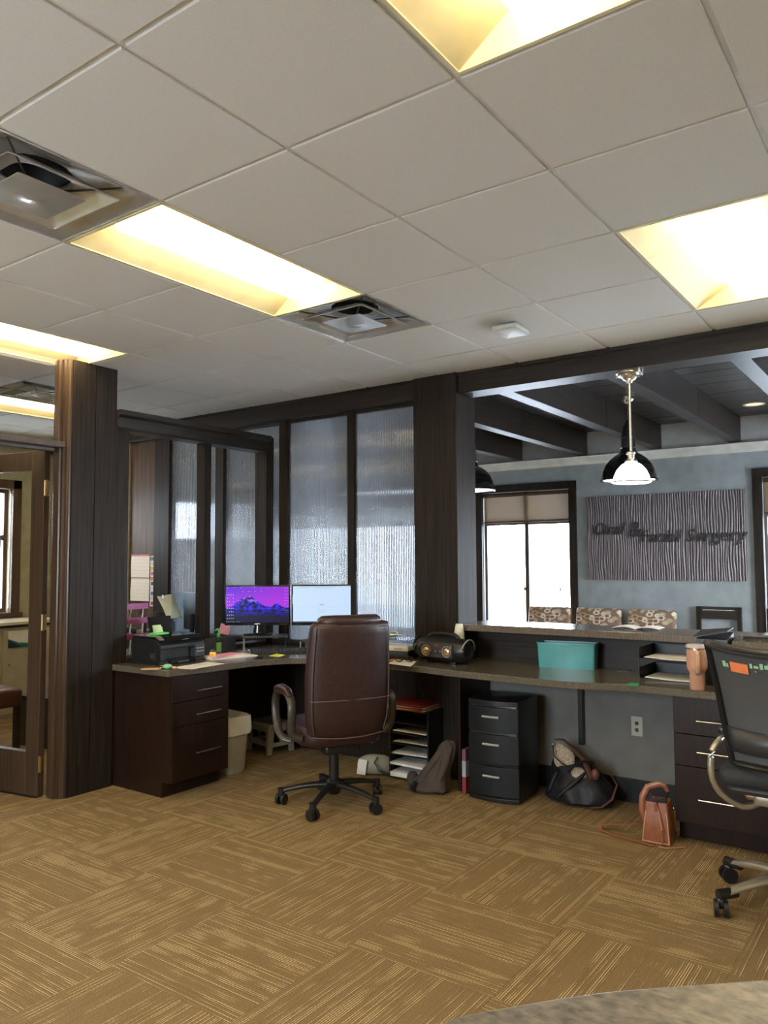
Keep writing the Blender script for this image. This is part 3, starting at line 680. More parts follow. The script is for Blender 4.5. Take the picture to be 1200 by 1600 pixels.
# ================================================================== WAITING ROOM CHAIRS
def arm_chair(x, y, rz, label):
    t = thing('patterned_armchair', label, 'chair', (x, y, 0), rz, 'patterned armchairs under the windows')   # faces -x
    for (a, b) in ((-.22, -.24), (-.22, .24), (.22, -.24), (.22, .24)): MB().bx(a-.02, a+.02, b-.02, b+.02, 0, .40).build('leg', wood_v, t, bevel=.003)
    MB().rbox(-.26, .24, -.25, .25, .36, .47, .03).build('seat', leaf_m, t, smooth=50)
    f = MB(); f.M = Matrix.Translation((.22, 0, .44)) @ Matrix.Rotation(R_(10), 4, 'Y'); f.rbox(-.04, .05, -.245, .245, 0, .50, .035); f.build('backrest', leaf_m, t, smooth=50)
    for s in (-1, 1): MB().bx(-.24, .24, s*.262-.012, s*.262+.012, .62, .65).bx(-.24, -.20, s*.262-.012, s*.262+.012, 0, .62).build('armrest', wood_v, t, bevel=.003)
    return t
A0 = arm_chair(6.12, 1.975, 0, 'leaf-patterned armchair in front of the bright window')
dup(A0, (6.12, 1.415, 0), 0, 'middle leaf-patterned armchair left of the sign centre')
dup(A0, (6.12, .855, 0), 0, 'leaf-patterned armchair rightmost of the three')
def frame_chair(x, y, label):
    t = thing('ladder_back_chair', label, 'chair', (x, y, 0), 0, 'dark ladder back chairs in the waiting room')
    for s in (-1, 1):
        MB().bx(.18, .22, s*.19-.02, s*.19+.02, 0, .98).build('rear_leg', wood_v, t, bevel=.003)
        MB().bx(-.22, -.18, s*.19-.02, s*.19+.02, 0, .44).build('leg', wood_v, t, bevel=.003)
    MB().rbox(-.23, .18, -.21, .21, .42, .48, .02).build('seat', leather_m, t, smooth=40)
    for z0, z1 in ((.86, .98), (.52, .56)): MB().bx(.185, .215, -.17, .17, z0, z1).build('back_rail', wood_y, t, bevel=.003)
    MB().bx(.183, .187, -.15, .15, .945, .951).build('groove', chrome_m, t)
    return t
F0 = frame_chair(6.30, .225, 'dark wooden open-back chair beneath the relief sign')
dup(F0, (6.30, -.42, 0), 0, 'dark wooden chair under the window at the right edge')

# magazine on ledge
def sheet(w_, d_, nx=8, ny=4, fz=lambda x, y: 0, th=.0012):
    mb = MB(); top = []; bot = []
    for j_ in range(ny+1):
        for i_ in range(nx+1):
            x, y = -w_/2+w_*i_/nx, -d_/2+d_*j_/ny; z = fz(x, y); top.append((x, y, z+th)); bot.append((x, y, z))
    n1 = (nx+1)*(ny+1); fs = []
    for j_ in range(ny):
        for i_ in range(nx):
            a = j_*(nx+1)+i_; fs += [(a, a+1, a+nx+2, a+nx+1), (n1+a, n1+a+nx+1, n1+a+nx+2, n1+a+1)]
    per = [i_ for i_ in range(nx+1)] + [j_*(nx+1)+nx for j_ in range(1, ny+1)] + [ny*(nx+1)+i_ for i_ in range(nx-1, -1, -1)] + [j_*(nx+1) for j_ in range(ny-1, 0, -1)]
    fs += [(per[k], n1+per[k], n1+per[(k+1) % len(per)], per[(k+1) % len(per)]) for k in range(len(per))]
    return mb.add(top+bot, fs)
q = at(1036, 974, 1.035)
o = sheet(.16, .28, 6, 14, lambda x, y: .034*abs(math.sin(y*11))*max(0, 1-abs(y)/.16), .002).build('open_magazine', paper_m, smooth=60, loc=(3.10, q.y+.03, 1.031), rz=R_(4)); tag(o, 'open white magazine lying on the raised ledge', 'magazine')

# ================================================================== EXECUTIVE CHAIR
def caster(par, x, y, a, r=.028, m=black_m):
    f = MB(); c, s = math.cos(a), math.sin(a)
    for k in (-1, 1):
        ox_, oy_ = -s*k*.016, c*k*.016
        f.cyl((x+ox_-s*k*.011, y+oy_+c*k*.011, r), (x+ox_+s*k*.011*.6, y+oy_-c*k*.011*.6, r), r, n=16)
    f.cyl((x, y, r), (x, y, r*2+.02), .009, n=8)
    f.rbox(x-.016, x+.016, y-.016, y+.016, r*1.4, r*2+.008, .008)
    return f.build('caster', m, par, smooth=40)
def star_base(t, r, angs, m, hubz=.125, endz=.085, capm=None, wr=.032, hw=.026):
    hub = MB(); hub.lathe([(0, hubz-.06), (.035, hubz-.06), (.05, hubz-.03), (.048, hubz+.015), (.032, hubz+.03), (0, hubz+.03)], 20); hub.build('base_hub', m, t, smooth=40)
    for a in angs:
        c, s = math.cos(a), math.sin(a); pts = []; rs = []
        for k in range(7):
            u_ = k/6; rr = .03+(r-.03)*u_; pts.append((c*rr, s*rr, hubz-.005-(hubz-endz)*u_**2)); rs.append(hw-.010*u_)
        lg_ = MB().tube(pts, rs, 10, flat=.75).build('base_leg', m, t, smooth=50)
        if capm: MB().tube([(c*(r-.07), s*(r-.07), endz+.006), (c*(r+.012), s*(r+.012), endz)], [.021, .022], 10).build('end_cap', capm, lg_, smooth=50)
        else: MB().cyl((c*r, s*r, endz-.022), (c*r, s*r, endz+.012), .02, n=12).build('end_boss', m, lg_, smooth=40)
        caster(lg_, c*r, s*r, a+1.1, wr)
CH = (1.96, 1.42); RZ = R_(60-90)
t = thing('executive_chair', 'high-backed dark burgundy leather office chair facing the monitors', 'office chair', (*CH, 0), RZ)
star_base(t, .315, [R_(x)-RZ for x in (126, 197, 269, 341, 53)], black_m)
MB().cyl((0, 0, .12), (0, 0, .33), .030, n=16).build('gas_column', black_m, t, smooth=40)
MB().rbox(-.11, .11, -.16, .12, .33, .385, .02).build('tilt_mechanism', black_m, t, smooth=40)
f = MB(); f.tube([(.10, 0, .36), (.22, -.02, .355)], .006, 6); f.ball((.235, -.022, .355), .014, 8); f.build('tilt_lever', chrome_m, t, smooth=50)
f = MB(); f.loft([[(x*sx_, y*sy_+.02, z) for x, y in [(.26*math.copysign(abs(math.cos(a))**.55, math.cos(a)), .26*math.copysign(abs(math.sin(a))**.55, math.sin(a))) for a in [2*PI*k/28 for k in range(28)]]] for z, sx_, sy_ in ((.385, .86, .86), (.395, .96, .95), (.425, 1.0, 1.0), (.455, 1.0, 1.0), (.485, .97, .97), (.505, .86, .85), (.512, .6, .6))])
f.build('seat', leather_m, t, smooth=60)
# back: lofted slab, narrower rounded top, bulging lower edge; local -y is the rear
def back_ring(z, hw, yc, th, n=28):
    r = []
    for k in range(n):
        a = 2*PI*k/n; cx = math.copysign(abs(math.cos(a))**.5, math.cos(a)); sn = math.copysign(abs(math.sin(a))**.8, math.sin(a))
        r.append((hw*cx, yc+th*sn-.10*(1-0)*0+.035*(abs(cx)**2), z))
    return r
zs = [(.43, .16, -.215, .02), (.445, .205, -.222, .04), (.475, .235, -.232, .05), (.55, .252, -.245, .055), (.66, .258, -.252, .058), (.80, .258, -.262, .058), (.95, .252, -.275, .058), (1.04, .248, -.29, .056), (1.08, .244, -.298, .05), (1.10, .236, -.304, .038), (1.108, .20, -.306, .02)]
f = MB(); f.loft([back_ring(*q_) for q_ in zs]); f.build('backrest', leather_m, t, smooth=60)
f = MB()
for z, hw, yc, th in [q_ for q_ in zs if .47 < q_[0] < 1.09]: pass
def seam(sgn): return [(sgn*(hw-.022), yc-th*.93+.032, z) for z, hw, yc, th in zs if .46 < z < 1.09]
for sg in (-1, 1): f.tube(seam(sg), .0035, 6)
f.tube([(x, -.292-.05+.034*(abs(x)/.24)**2, 1.078) for x in [-.225+.45*k/10 for k in range(11)]], .0035, 6)
f.tube([(x, -.2475-.058+.035*(abs(x)/.258)**3, .665) for x in [-.245+.49*k/12 for k in range(13)]], .004, 6)
f.tube([(x, -.232-.05+.036*(abs(x)/.24)**2, .462-.014*(1-(x/.23)**2)) for x in [-.225+.45*k/12 for k in range(13)]], .004, 6)
f.build('piping', mat('worn_piping', (0.09, 0.055, 0.045), 0.45), t, smooth=50)
f = MB(); f.loft([back_ring(z, hw, yc, th) for z, hw, yc, th in ((1.055, .15, -.268, .035), (1.075, .185, -.276, .06), (1.105, .195, -.285, .068), (1.128, .19, -.29, .06), (1.142, .17, -.292, .035), (1.145, .1, -.292, .01))]); f.build('headrest', leather_m, t, smooth=60)
for sg in (-1, 1):
    ar = MB(); x = sg*.315
    pts = [(sg*.25, -.15, .44), (x*.97, -.14, .47), (x, -.16, .56), (x, -.15, .645), (x, -.08, .685), (x, .04, .69), (x, .13, .665), (x, .165, .60), (x, .14, .50), (x*.97, .07, .42), (sg*.24, .02, .395)]
    P2 = []
    for k in range(len(pts)-1):
        p0, p1, p2_, p3 = [Vector(pts[min(max(k+d_, 0), len(pts)-1)]) for d_ in (-1, 0, 1, 2)]
        for u_ in (0, .25, .5, .75):
            P2.append(.5*((2*p1)+(-p0+p2_)*u_+(2*p0-5*p1+4*p2_-p3)*u_*u_+(-p0+3*p1-3*p2_+p3)*u_**3))
    ar.tube(P2, .017, 8, upv=(1, 0, 0), flat=1.5); a_ = ar.build('armrest', mat('dark_bronze_resin', (0.04, 0.033, 0.027), 0.35), t, smooth=50)
    MB().tube([(x, -.13, .672), (x, -.07, .702), (x, .04, .707), (x, .12, .69), (x, .15, .665)], [.018, .024, .025, .024, .016], 10, upv=(1, 0, 0), flat=1.1).build('arm_pad', leather_m, a_, smooth=50)
# ================================================================== MESH TASK CHAIR (right edge)
t = thing('mesh_task_chair', 'black mesh-backed task chair with silver tube arms at the right edge', 'office chair', (1.945, -1.06, 0), 0)   # faces +x
star_base(t, .335, [R_(a_) for a_ in (134, 62, -10, -82, 206)], silver_m, hubz=.14, endz=.088, capm=black_m, wr=.034, hw=.03)
MB().cyl((0, 0, .14), (0, 0, .44), .028, n=16).build('gas_column', black_m, t, smooth=40)
MB().rbox(-.12, .12, -.13, .13, .435, .492, .02).build('tilt_mechanism', silver_m, t, smooth=40)
MB().rbox(-.22, .25, -.25, .25, .525, .60, .06).build('seat', mat('black_seat_fabric', (0.03, 0.03, 0.032), .8, bump=.4), t, smooth=50)
MB().rbox(-.20, .20, -.22, .22, .49, .53, .04).build('seat_pan', dgrey_m, t, smooth=50)
# mesh back: curved grid + frame
def bp(u_, v_):   # u -1..1 across, v 0..1 up
    hw = .185+.075*v_**.8; z = .62+.49*v_; x = -.245-.06*v_+.05*math.sin(PI*v_)*.6+.055*(u_**2)
    return (x, u_*hw, z+.028*(1-u_*u_)*v_*0-.03*(1-abs(u_))*0-.028*(1-u_*u_)*v_)
netg = NG('black_chair_mesh'); nt = netg.nt
tcn = netg.n('ShaderNodeTexCoord'); vn = netg.n('ShaderNodeTexVoronoi'); vn.inputs['Scale'].default_value = 260; netg.link(tcn.outputs['Object'], vn.inputs['Vector'])
netg.b.inputs['Base Color'].default_value = (0.06, 0.06, 0.062, 1); netg.b.inputs['Roughness'].default_value = .6
netg.link(netg.smooth(vn.outputs['Distance'], .15, .3, .78, 1.0), netg.b.inputs['Alpha'])
f = MB(); n = 16; f.add([bp(-1+2*i/n, j/n) for j in range(n+1) for i in range(n+1)], [(j*(n+1)+i, j*(n+1)+i+1, (j+1)*(n+1)+i+1, (j+1)*(n+1)+i) for j in range(n) for i in range(n)])
f.build('mesh_back', netg.m, t, smooth=60)
f = MB(); per = [bp(-1, k/12) for k in range(13)]+[bp(-1+2*k/12, 1) for k in range(1, 12)]+[bp(1, 1-k/12) for k in range(13)]+[bp(1-2*k/12, 0) for k in range(1, 12)]
f.tube(per, .015, 8, closed=True, flat=1.4, upv=(1, 0, 0)); f.build('back_frame', black_m, t, smooth=50)
f = MB(); f.tube([bp(-1+2*k/12, .995) for k in range(13)], .02, 8); f.build('top_rail', dgrey_m, t, smooth=50)
f = MB(); f.add([tuple(Vector(bp(-1+2*i/12, vv))+Vector((-.012-.012*(1-(i/6-1)**2), 0, 0))) for vv in (.10, .30) for i in range(13)], [(i, i+1, 14+i, 13+i) for i in range(12)]); o = f.build('lumbar_pad', dgrey_m, t, smooth=60); sm = o.modifiers.new('thick', 'SOLIDIFY'); sm.thickness = .01
MB().tube([(-.235, 0, .64), (-.27, 0, .56), (-.22, 0, .48), (-.05, 0, .465)], .022, 8, flat=.6).build('back_upright', black_m, t, smooth=50)
for sg in (-1, 1):
    pts = [(-.06, sg*.11, .435), (-.12, sg*.17, .425), (-.185, sg*.24, .485), (-.215, sg*.268, .57), (-.21, sg*.262, .66), (-.18, sg*.24, .70)]
    P2 = []
    for k in range(len(pts)-1):
        p0, p1, p2_, p3 = [Vector(pts[min(max(k+d_, 0), len(pts)-1)]) for d_ in (-1, 0, 1, 2)]
        for u_ in (0, .33, .66): P2.append(.5*((2*p1)+(-p0+p2_)*u_+(2*p0-5*p1+4*p2_-p3)*u_*u_+(-p0+3*p1-3*p2_+p3)*u_**3))
    P2.append(Vector(pts[-1]))
    a_ = MB().tube(P2+[(.05, sg*.235, .705), (.12, sg*.235, .68), (.13, sg*.255, .60), (.10, sg*.24, .49), (.02, sg*.17, .43), (0, sg*.11, .435)], .0135, 10).build('arm_tube', silver_m, t, smooth=50)
    y = sg*.225
    MB().rbox(-.14, .12, y-.03, y+.03, .718, .745, .012).build('arm_pad', black_m, a_, smooth=40)
# coloured patches on the mesh
orange_m = mat('orange_sticker', (0.75, 0.20, 0.07), .6); green_m = mat('mint_green_sticker', (0.32, 0.55, 0.36), .6)
def patch(u0, u1, v0, v1, m_):
    p4 = [Vector(bp(u_, v_))+Vector((-.004, 0, 0)) for u_, v_ in ((u0, v0), (u1, v0), (u1, v1), (u0, v1))]
    f.add([tuple(q_) for q_ in p4]+[tuple(q_+Vector((-.003, 0, 0))) for q_ in p4], [(0, 1, 2, 3), (4, 7, 6, 5), (0, 4, 5, 1), (1, 5, 6, 2), (2, 6, 7, 3), (3, 7, 4, 0)])
f = MB(); patch(.68, .40, .80, .885, 0); f.build('orange_patch', orange_m, t)
for u0, u1, v0, v1 in ((.80, .75, .83, .88), (.74, .71, .83, .865), (.37, .33, .86, .90), (.31, .24, .865, .885), (.22, .17, .86, .91), (.15, .07, .865, .90), (.10, .08, .905, .92), (.04, -.02, .87, .90), (.30, .28, .83, .84)):
    f = MB(); patch(u0, u1, v0, v1, 0); f.build('green_patch', green_m, t)

# ================================================================== MONITORS AND CORNER DESK GEAR
DZ = .785
def monitor(name, label, c, zc, w_, h_, foot_z, screen, tilt=0, yaw=None, footdepth=.0):
    yaw = YAW if yaw is None else yaw      # local -y faces the viewer side
    t = thing(name, label, 'monitor', (c[0], c[1], foot_z), yaw-PI/2)
    z0, z1 = zc-h_/2-foot_z, zc+h_/2-foot_z; b = .012; bb = .022
    MB().rbox(-w_/2-b, w_/2+b, -.012, .022, z0-bb, z1+b, .008, edge=.003).build('housing', blackg_m, t, smooth=40)
    sc = MB(); sc.bx(-w_/2, w_/2, -.0145, -.0125, z0, z1); so = sc.build('screen', screen, t)
    f = MB(); f.tube([(0, .03, z0+.12), (0, .035, z0-.02), (0, .03, .01)], [.03, .028, .04], 12, flat=.35, upv=(0, 1, 0)); f.build('neck', blackg_m, t, smooth=40)
    f = MB(); f.loft([[(.115*math.cos(2*PI*k/28)*s_k, .085*math.sin(2*PI*k/28)*s_k+.02, z) for k in range(28)] for s_k, z in ((1, 0), (1, .006), (.9, .012), (.3, .018))]); f.build('foot', blackg_m, t, smooth=35)
    MB().bx(-.022, .022, -.0145, -.012, z0-.013, z0-.009).build('badge', chrome_m, t)
    return t, so, z0, z1
mt, so, z0, z1 = monitor('desktop_monitor', 'desktop monitor showing a purple and blue mountain wallpaper', (2.535, 2.635), 1.128, .475, .268, .895, mount_m)
def icons(cols, rows, x0, x1, zt, zb, s=.006):
    f = MB()
    for i in range(cols):
        for j in range(rows):
            if random.random() < .12: continue
            x = x0+(x1-x0)*i/max(cols-1, 1); z = zt+(zb-zt)*j/max(rows-1, 1); f.bx(x-s/2, x+s/2, -.0155, -.0145, z-s/2, z+s/2)
    return f
W2 = .2375; f = icons(4, 8, -W2+.012, -W2+.055, z1-.06, z0+.03, .005); f2 = icons(9, 1, -W2+.012, W2-.06, z1-.008, z1-.008, .004); f3 = icons(2, 8, W2-.028, W2-.012, z1-.01, z0+.09, .004); f4 = icons(9, 1, -W2+.008, -W2+.115, z0+.004, z0+.004, .004); f5 = icons(5, 1, -W2+.08, 0.03, z1-.035, z1-.035, .004)
o = f.build('desktop_icons', icon_m, mt); o['kind'] = 'stuff'
for q_ in (f2, f3, f4, f5): o = q_.build('desktop_icons', icon_m, mt); o['kind'] = 'stuff'
mt2, so2, z0, z1 = monitor('desktop_monitor', 'desktop monitor showing a pale blue login page, right of the mountain screen', (2.815, 2.235), 1.128, .435, .272, .865, wscreen_m, yaw=YAW)
f = MB(); f.bx(-.20, .20, -.0155, -.0145, z0+.116, z0+.117).bx(-.03, .035, -.0155, -.0145, z0+.098, z0+.0995).bx(-.03, .035, -.0155, -.0145, z0+.084, z0+.0855).bx(-.03, -.029, -.0155, -.0145, z0+.084, z0+.0995).bx(.034, .035, -.0155, -.0145, z0+.084, z0+.0995)
f.bx(-.02, -.002, -.0155, -.0145, z0+.074, z0+.077).bx(.006, .02, -.0155, -.0145, z0+.074, z0+.077).bx(-.20, -.09, -.0155, -.0145, z1-.014, z1-.011).bx(-.06, .09, -.0155, -.0145, z1-.014, z1-.011)
o = f.build('page_lines', icong_m, mt2); o['kind'] = 'stuff'
f = MB(); f.bx(-.017, .017, -.0155, -.0145, z0+.128, z0+.139); f.build('page_heading', mat('pale_screen_heading', (.1, .1, .1), .5, emit=(.36, .46, .60), es=.8), mt2)
MB().bx(-.2175, .2175, -.0155, -.0145, z0, z0+.008).build('task_bar', mat('navy_task_bar', (.01, .01, .02), .4, emit=(.02, .03, .06), es=.6), mt2)

def riser(label, p0, p1, depth, z, lab2='monitor_riser'):
    a = math.atan2(p1[1]-p0[1], p1[0]-p0[0]); L = math.hypot(p1[0]-p0[0], p1[1]-p0[1])
    t = thing(lab2, label, 'monitor stand', (p0[0], p0[1], DZ), a)
    hh = z-DZ
    f = MB(); f.rbox(0, L, 0, depth, hh-.014, hh, .02, edge=.003); f.build('top', dgrey_m, t, smooth=40)
    for x in (.012, L-.012):
        for y in (.012, depth-.012):
            MB().tube([(x, y, hh-.01), (x, y, .012)], .006, 6).cyl((x, y-.0, 0), (x, y, .012), .010, n=8).build('leg', silver_m if x < .1 else black_m, t, smooth=40)
    return t
riser('black monitor riser under the mountain-wallpaper monitor', (2.40, 2.66), (2.64, 2.42), .22, .895)
riser('black monitor riser under the pale login-page monitor', (2.66, 2.335), (2.78, 1.97), .13, .865)
p_ = MB().bx(0, .15, 0, .08, 0, .003).build('paper_stack', paper_m, loc=(2.70, 2.17, .866), rz=R_(-72)); tag(p_, 'white papers lying on the riser in front of the pale monitor', 'papers')
# keyboards
def keyboard(x, y, rz, label):
    t = thing('keyboard', label, 'keyboard', (x, y, DZ), rz)
    f = MB(); f.loft([[(-.22, -.07, 0), (.22, -.07, 0), (.22, .07, 0), (-.22, .07, 0)], [(-.22, -.07, .010), (.22, -.07, .010), (.22, .07, .024), (-.22, .07, .024)]]); f.build('case', black_m, t, bevel=.003)
    f = MB()
    for r in range(5):
        for c in range(17):
            x0 = -.205+c*.0242; y0 = -.058+r*.0235; z = .010+(y0+.07)*.1+.001
            f.bx(x0, x0+.020, y0, y0+.019, z, z+.006)
    o = f.build('keys', dgrey_m, t); o['kind'] = 'stuff'
    return t
keyboard(2.51, 2.375, R_(-45), 'black keyboard on the desk before the mountain-wallpaper monitor')
def flat(name, label, cat, pts, z, m_, th=.0012):
    c = sum((Vector((p[0], p[1], 0)) for p in pts), Vector())/len(pts)
    o = MB().prism([(p[0]-c.x, p[1]-c.y) for p in pts], 0, th).build(name, m_, loc=(c.x, c.y, z)); return tag(o, label, cat)
def quad(px, z): return [tuple(at(x, y, z)[:2]) for x, y in px]
yel_m = mat('yellow_sticky_paper', (0.85, 0.85, 0.10), .7); pink_m = mat('pink_sticky_paper', (0.85, 0.33, 0.42), .7)
flat('sticky_note', 'yellow-green sticky note on the desk left of the leather chair', 'sticky note', quad([(420, 1025), (432, 1021.5), (446, 1023.5), (436, 1026.5)], DZ), DZ, yel_m)
flat('desk_pad_page', 'glossy clear sheet near the desk edge beside the yellow sticky note', 'sheet', quad([(398, 1030), (401, 1026), (412, 1026), (410, 1030)], DZ), DZ, acryl_m)
# pink sticky standing
t = MB().bx(-.038, .038, 0, .001, -.038, .038).build('sticky_note', pink_m, loc=tuple(at(351, 983, .93)-Vector((.0, .0, 0))), rot=(R_(-8), R_(12), YAW-PI/2)); t.location = CAM+(at(351, 983, .93)-CAM)*.985; t.location.z = max(t.location.z, .90)
tag(t, 'pink square sticky note stuck at the corner of the monitor riser', 'sticky note')
sh = MB().bx(0, .30, 0, .012, 0, .105).build('riser_side_panel', dgrey_m, loc=(2.17, 2.80, DZ), rz=R_(0)); tag(sh, 'dark upright divider panel beside the monitor riser', 'divider')
# stack of pads
t = thing('notepad_stack', 'stack of pale pads and pink papers near the desk edge by the monitor', 'notepads', (2.12, 2.49, DZ), R_(-12))
for k, (w_, d_, dx_, m_) in enumerate(((.36, .15, 0, paper_m), (.33, .14, -.02, mat('cream_pad', (.78, .68, .52), .8)), (.26, .13, -.04, paper_m), (.22, .12, -.05, pink_m))):
    MB().bx(dx_-w_/2, dx_+w_/2, -d_/2, d_/2, k*.006, k*.006+.0055).build('pad', m_, t).rotation_euler.z = R_((0, 4, -6, 9)[k])
# hand soap bottle
q = at(336, 1017, DZ); q.x -= .03; q.y -= .07
t = thing('hand_sanitizer_bottle', 'clear pump bottle with green liquid and green pump', 'bottle', (q.x, q.y, DZ))
MB().lathe([(0, 0), (.026, 0), (.028, .004), (.027, .09), (.02, .105), (.012, .112), (0, .112)], 20).build('bottle', glassy('clear_green_plastic', (.72, .88, .66), 1.4, .05), t, smooth=40)
MB().lathe([(0, .003), (.023, .003), (.023, .07), (0, .07)], 20).build('liquid', mat('pale_green_gel', (.42, .55, .30), .2), t, smooth=40)
grn = mat('bright_green_plastic', (.10, .55, .12), .35)
f = MB(); f.lathe([(0, .112), (.012, .112), (.012, .135), (.006, .14), (.006, .165), (0, .165)], 14); f.tube([(.008, 0, .168), (-.02, 0, .168), (-.03, 0, .158)], .006, 6); f.build('pump', grn, t, smooth=40)
# yellow tape dispenser
q = at(332, 1030, DZ)
t = thing('tape_measure', 'small yellow and black tape holder beside the printer', 'tape', (q.x+.0, q.y, DZ), YAW-PI/2)
MB().rbox(-.02, .025, -.014, .014, 0, .05, .01).build('case', mat('yellow_plastic', (.85, .62, .03), .35), t, smooth=40)
MB().cyl((0, -.0155, .026), (0, .0155, .026), .014, n=16).build('hub', mat('orange_hub', (.8, .3, .05), .4), t, smooth=40)
MB().rbox(-.016, .016, -.012, .012, .05, .066, .006).build('cap', black_m, t, smooth=40)

# ------------------------------------------------------------------ PRINTER
pa = at(250, 1039, DZ); pb = at(331, 1034.5, DZ); pa_ = math.atan2(pb.y-pa.y, pb.x-pa.x)
t = thing('inkjet_printer', 'black all-in-one inkjet printer on the left end of the desk', 'printer', (1.542, 2.52, DZ), 0.03)
PW, PD = .385, .29
def side(x0, x1, pts): return MB().prism(pts, x0, x1, 'x')
side(0, PW, [(0.0, .0), (PD, .0), (PD, .165), (.05, .165), (.0, .125), (.0, .10), (.045, .10), (.045, .03), (.0, .03)]).build('body', black_m, t, bevel=.006)
side(0, .045, [(-.001, .03), (.046, .03), (.046, .10), (-.001, .10)]).build('side_cheek', black_m, t, bevel=.002)
side(PW-.09, PW, [(-.001, .03), (.046, .03), (.046, .12), (-.001, .115)]).build('control_panel', dgrey_m, t, bevel=.002)
for i in range(3):
    for j in range(2): MB().bx(PW-.075+i*.022, PW-.06+i*.022, -.004, -.001, .06+j*.022, .068+j*.022).build('button', grey_m, t)
side(.004, PW-.004, [(.012, .148), (.055, .178), (PD-.004, .182), (PD-.004, .166), (.052, .166)]).build('scanner_lid', blackg_m, t, bevel=.004)
side(.008, .05, [(.02, .160), (.058, .1845), (PD-.03, .1865), (PD-.03, .183), (.06, .181)]).build('lid_highlight_strip', mat('glossy_silver_edge', (.35, .32, .27), .2, .5), t)
side(.07, PW-.10, [(-.02, .0), (.044, .0), (.044, .035), (-.02, .028)]).build('output_tray', blackg_m, t, bevel=.003)
side(.13, PW-.16, [(-.023, .008), (-.0205, .008), (-.0205, .022), (-.023, .022)]).build('tray_grip', dgrey_m, t)
MB().bx(-.0015, 0, .055, .10, .04, .075).build('side_label', dgrey_m, t)
MB().bx(.20, .25, .014, .018, .151, .155).build('name_badge', chrome_m, t)
f = MB()
for r_ in range(1): 
    rings = []
    for k in range(9):
        u_ = k/8; y = PD-.05+.045*math.sin(u_*.9); z = .17+.125*u_
        rings.append([(.12, y, z), (.31+.01*u_, y+.0, z), (.31+.01*u_, y+.004, z), (.12, y+.004, z)])
    f.loft(rings)
f.build('paper_support', blackg_m, t, smooth=50)
pa_ = 0.03
Mprn = Matrix.Translation((1.542, 2.52, DZ)) @ Matrix.Rotation(pa_, 4, 'Z')
def onprn(x, y, z): return tuple(Mprn @ Vector((x, y, z)))
t = thing('note_dispenser', 'green sticky note holder with pale green notes on the printer lid', 'note holder', onprn(.115, .15, .185), pa_)
MB().rbox(-.055, .055, -.04, .04, 0, .014, .01).build('tray', grn, t, smooth=40)
mint = mat('pale_green_notes', (.55, .68, .38), .8)
for k, (rz_, dx_) in enumerate(((0, 0), (14, .006), (-10, -.004))):
    f = MB(); f.M = Matrix.Translation((dx_, .0, .0145)) @ Matrix.Rotation(R_(rz_), 4, 'Z') @ Matrix.Rotation(R_(58+6*k), 4, 'X'); f.bx(-.035, .035, 0, .055-.008*k, -.001-k*.003, .001-k*.003); f.build('note', mint, t)
# things by the printer
flat('white_sheet', 'white sheet of paper at the desk corner before the printer', 'paper', quad([(268, 1043.5), (300, 1046), (351, 1037), (322, 1034.5)], DZ), DZ, mat('warm_white_sheet', (.78, .74, .66), .7))
t = thing('key_bundle', 'bunch of keys with cardboard tag and mint green fob before the printer', 'keys', tuple(at(252, 1045, DZ)), R_(-50))
MB().prism([(-.115, -.035), (-.02, -.042), (.0, -.01), (-.03, .035), (-.11, .03), (-.125, 0)], 0, .003).build('cardboard_tag', mat('tan_card', (.62, .36, .18), .8), t)
MB().ball((.04, -.01, .016), .016, 14, (1.9, 1.25, 1)).build('mint_fob', mat('mint_plastic', (.24, .52, .28), .3), t, smooth=60)
f = MB(); f.tube([(.0+.016*math.cos(a*PI/6), .01+.016*math.sin(a*PI/6), .006) for a in range(12)], .002, 5, closed=True); f.build('key_ring', chrome_m, t, smooth=60)
for k in range(4):
    f = MB(); a = .5+k*.55; f.M = Matrix.Translation((.005, .012, .004+k*.004)) @ Matrix.Rotation(a, 4, 'Z'); f.bx(.012, .055, -.003, .003, 0, .002); f.cyl((.012, 0, 0), (.012, 0, .003), .010, n=10); f.build('key', brass_m if k % 2 else black_m, t)
MB().ball((.085, -.025, .010), .010, 8, (1.6, .8, .8)).build('peach_charm', mat('peach_charm', (.65, .38, .25), .5), t, smooth=60)
# ------------------------------------------------------------------ BEYOND THE PARTITION
pur = mat('purple_letter_tray_plastic', (.42, .12, .30), .22)
t = thing('purple_letter_tray', 'purple three-tier letter tray seen past the wooden post', 'letter tray', (1.70, 3.12, .785), 0)
for z in (.135, .245, .345):
    f = MB(); f.prism([(-.15, -.10), (.12, -.10), (.15, .10), (-.15, .10)], z-.006, z); f.bx(-.15, -.145, -.10, .10, z, z+.022); f.bx(-.14, .14, .095, .10, z, z+.022); f.prism([(-.15, -.10), (.125, -.10), (.118, -.116), (-.15, -.116)], z-.006, z+.034); f.build('tier', pur, t, bevel=.001)
for z0_, z1_ in ((0, .13), (.135, .239), (.245, .339)):
    for x, y in ((-.06, -.085), (.09, -.085), (-.1, .09), (.12, .09)): MB().tube([(x-.008, y, z0_), (x, y, (z0_+z1_)/2), (x+.006, y, z1_)], .006, 6).build('post', white_m, t, smooth=40)
for z in (.136, .246): MB().bx(-.12, .08, -.08, .08, z, z+.006).build('papers', paper_m, t)
f = MB(); f.tube([(.16, 0, .03), (.185, 0, .12), (.175, 0, .24), (.14, 0, .32)], .02, 8, flat=.25); f.build('side_arch', mat('violet_arch', (.08, .05, .12), .3), t, smooth=50)
t = thing('document_holder', 'black file holder with a cream curled sheet on the back desk', 'document holder', (2.05, 3.12, .785), R_(10))
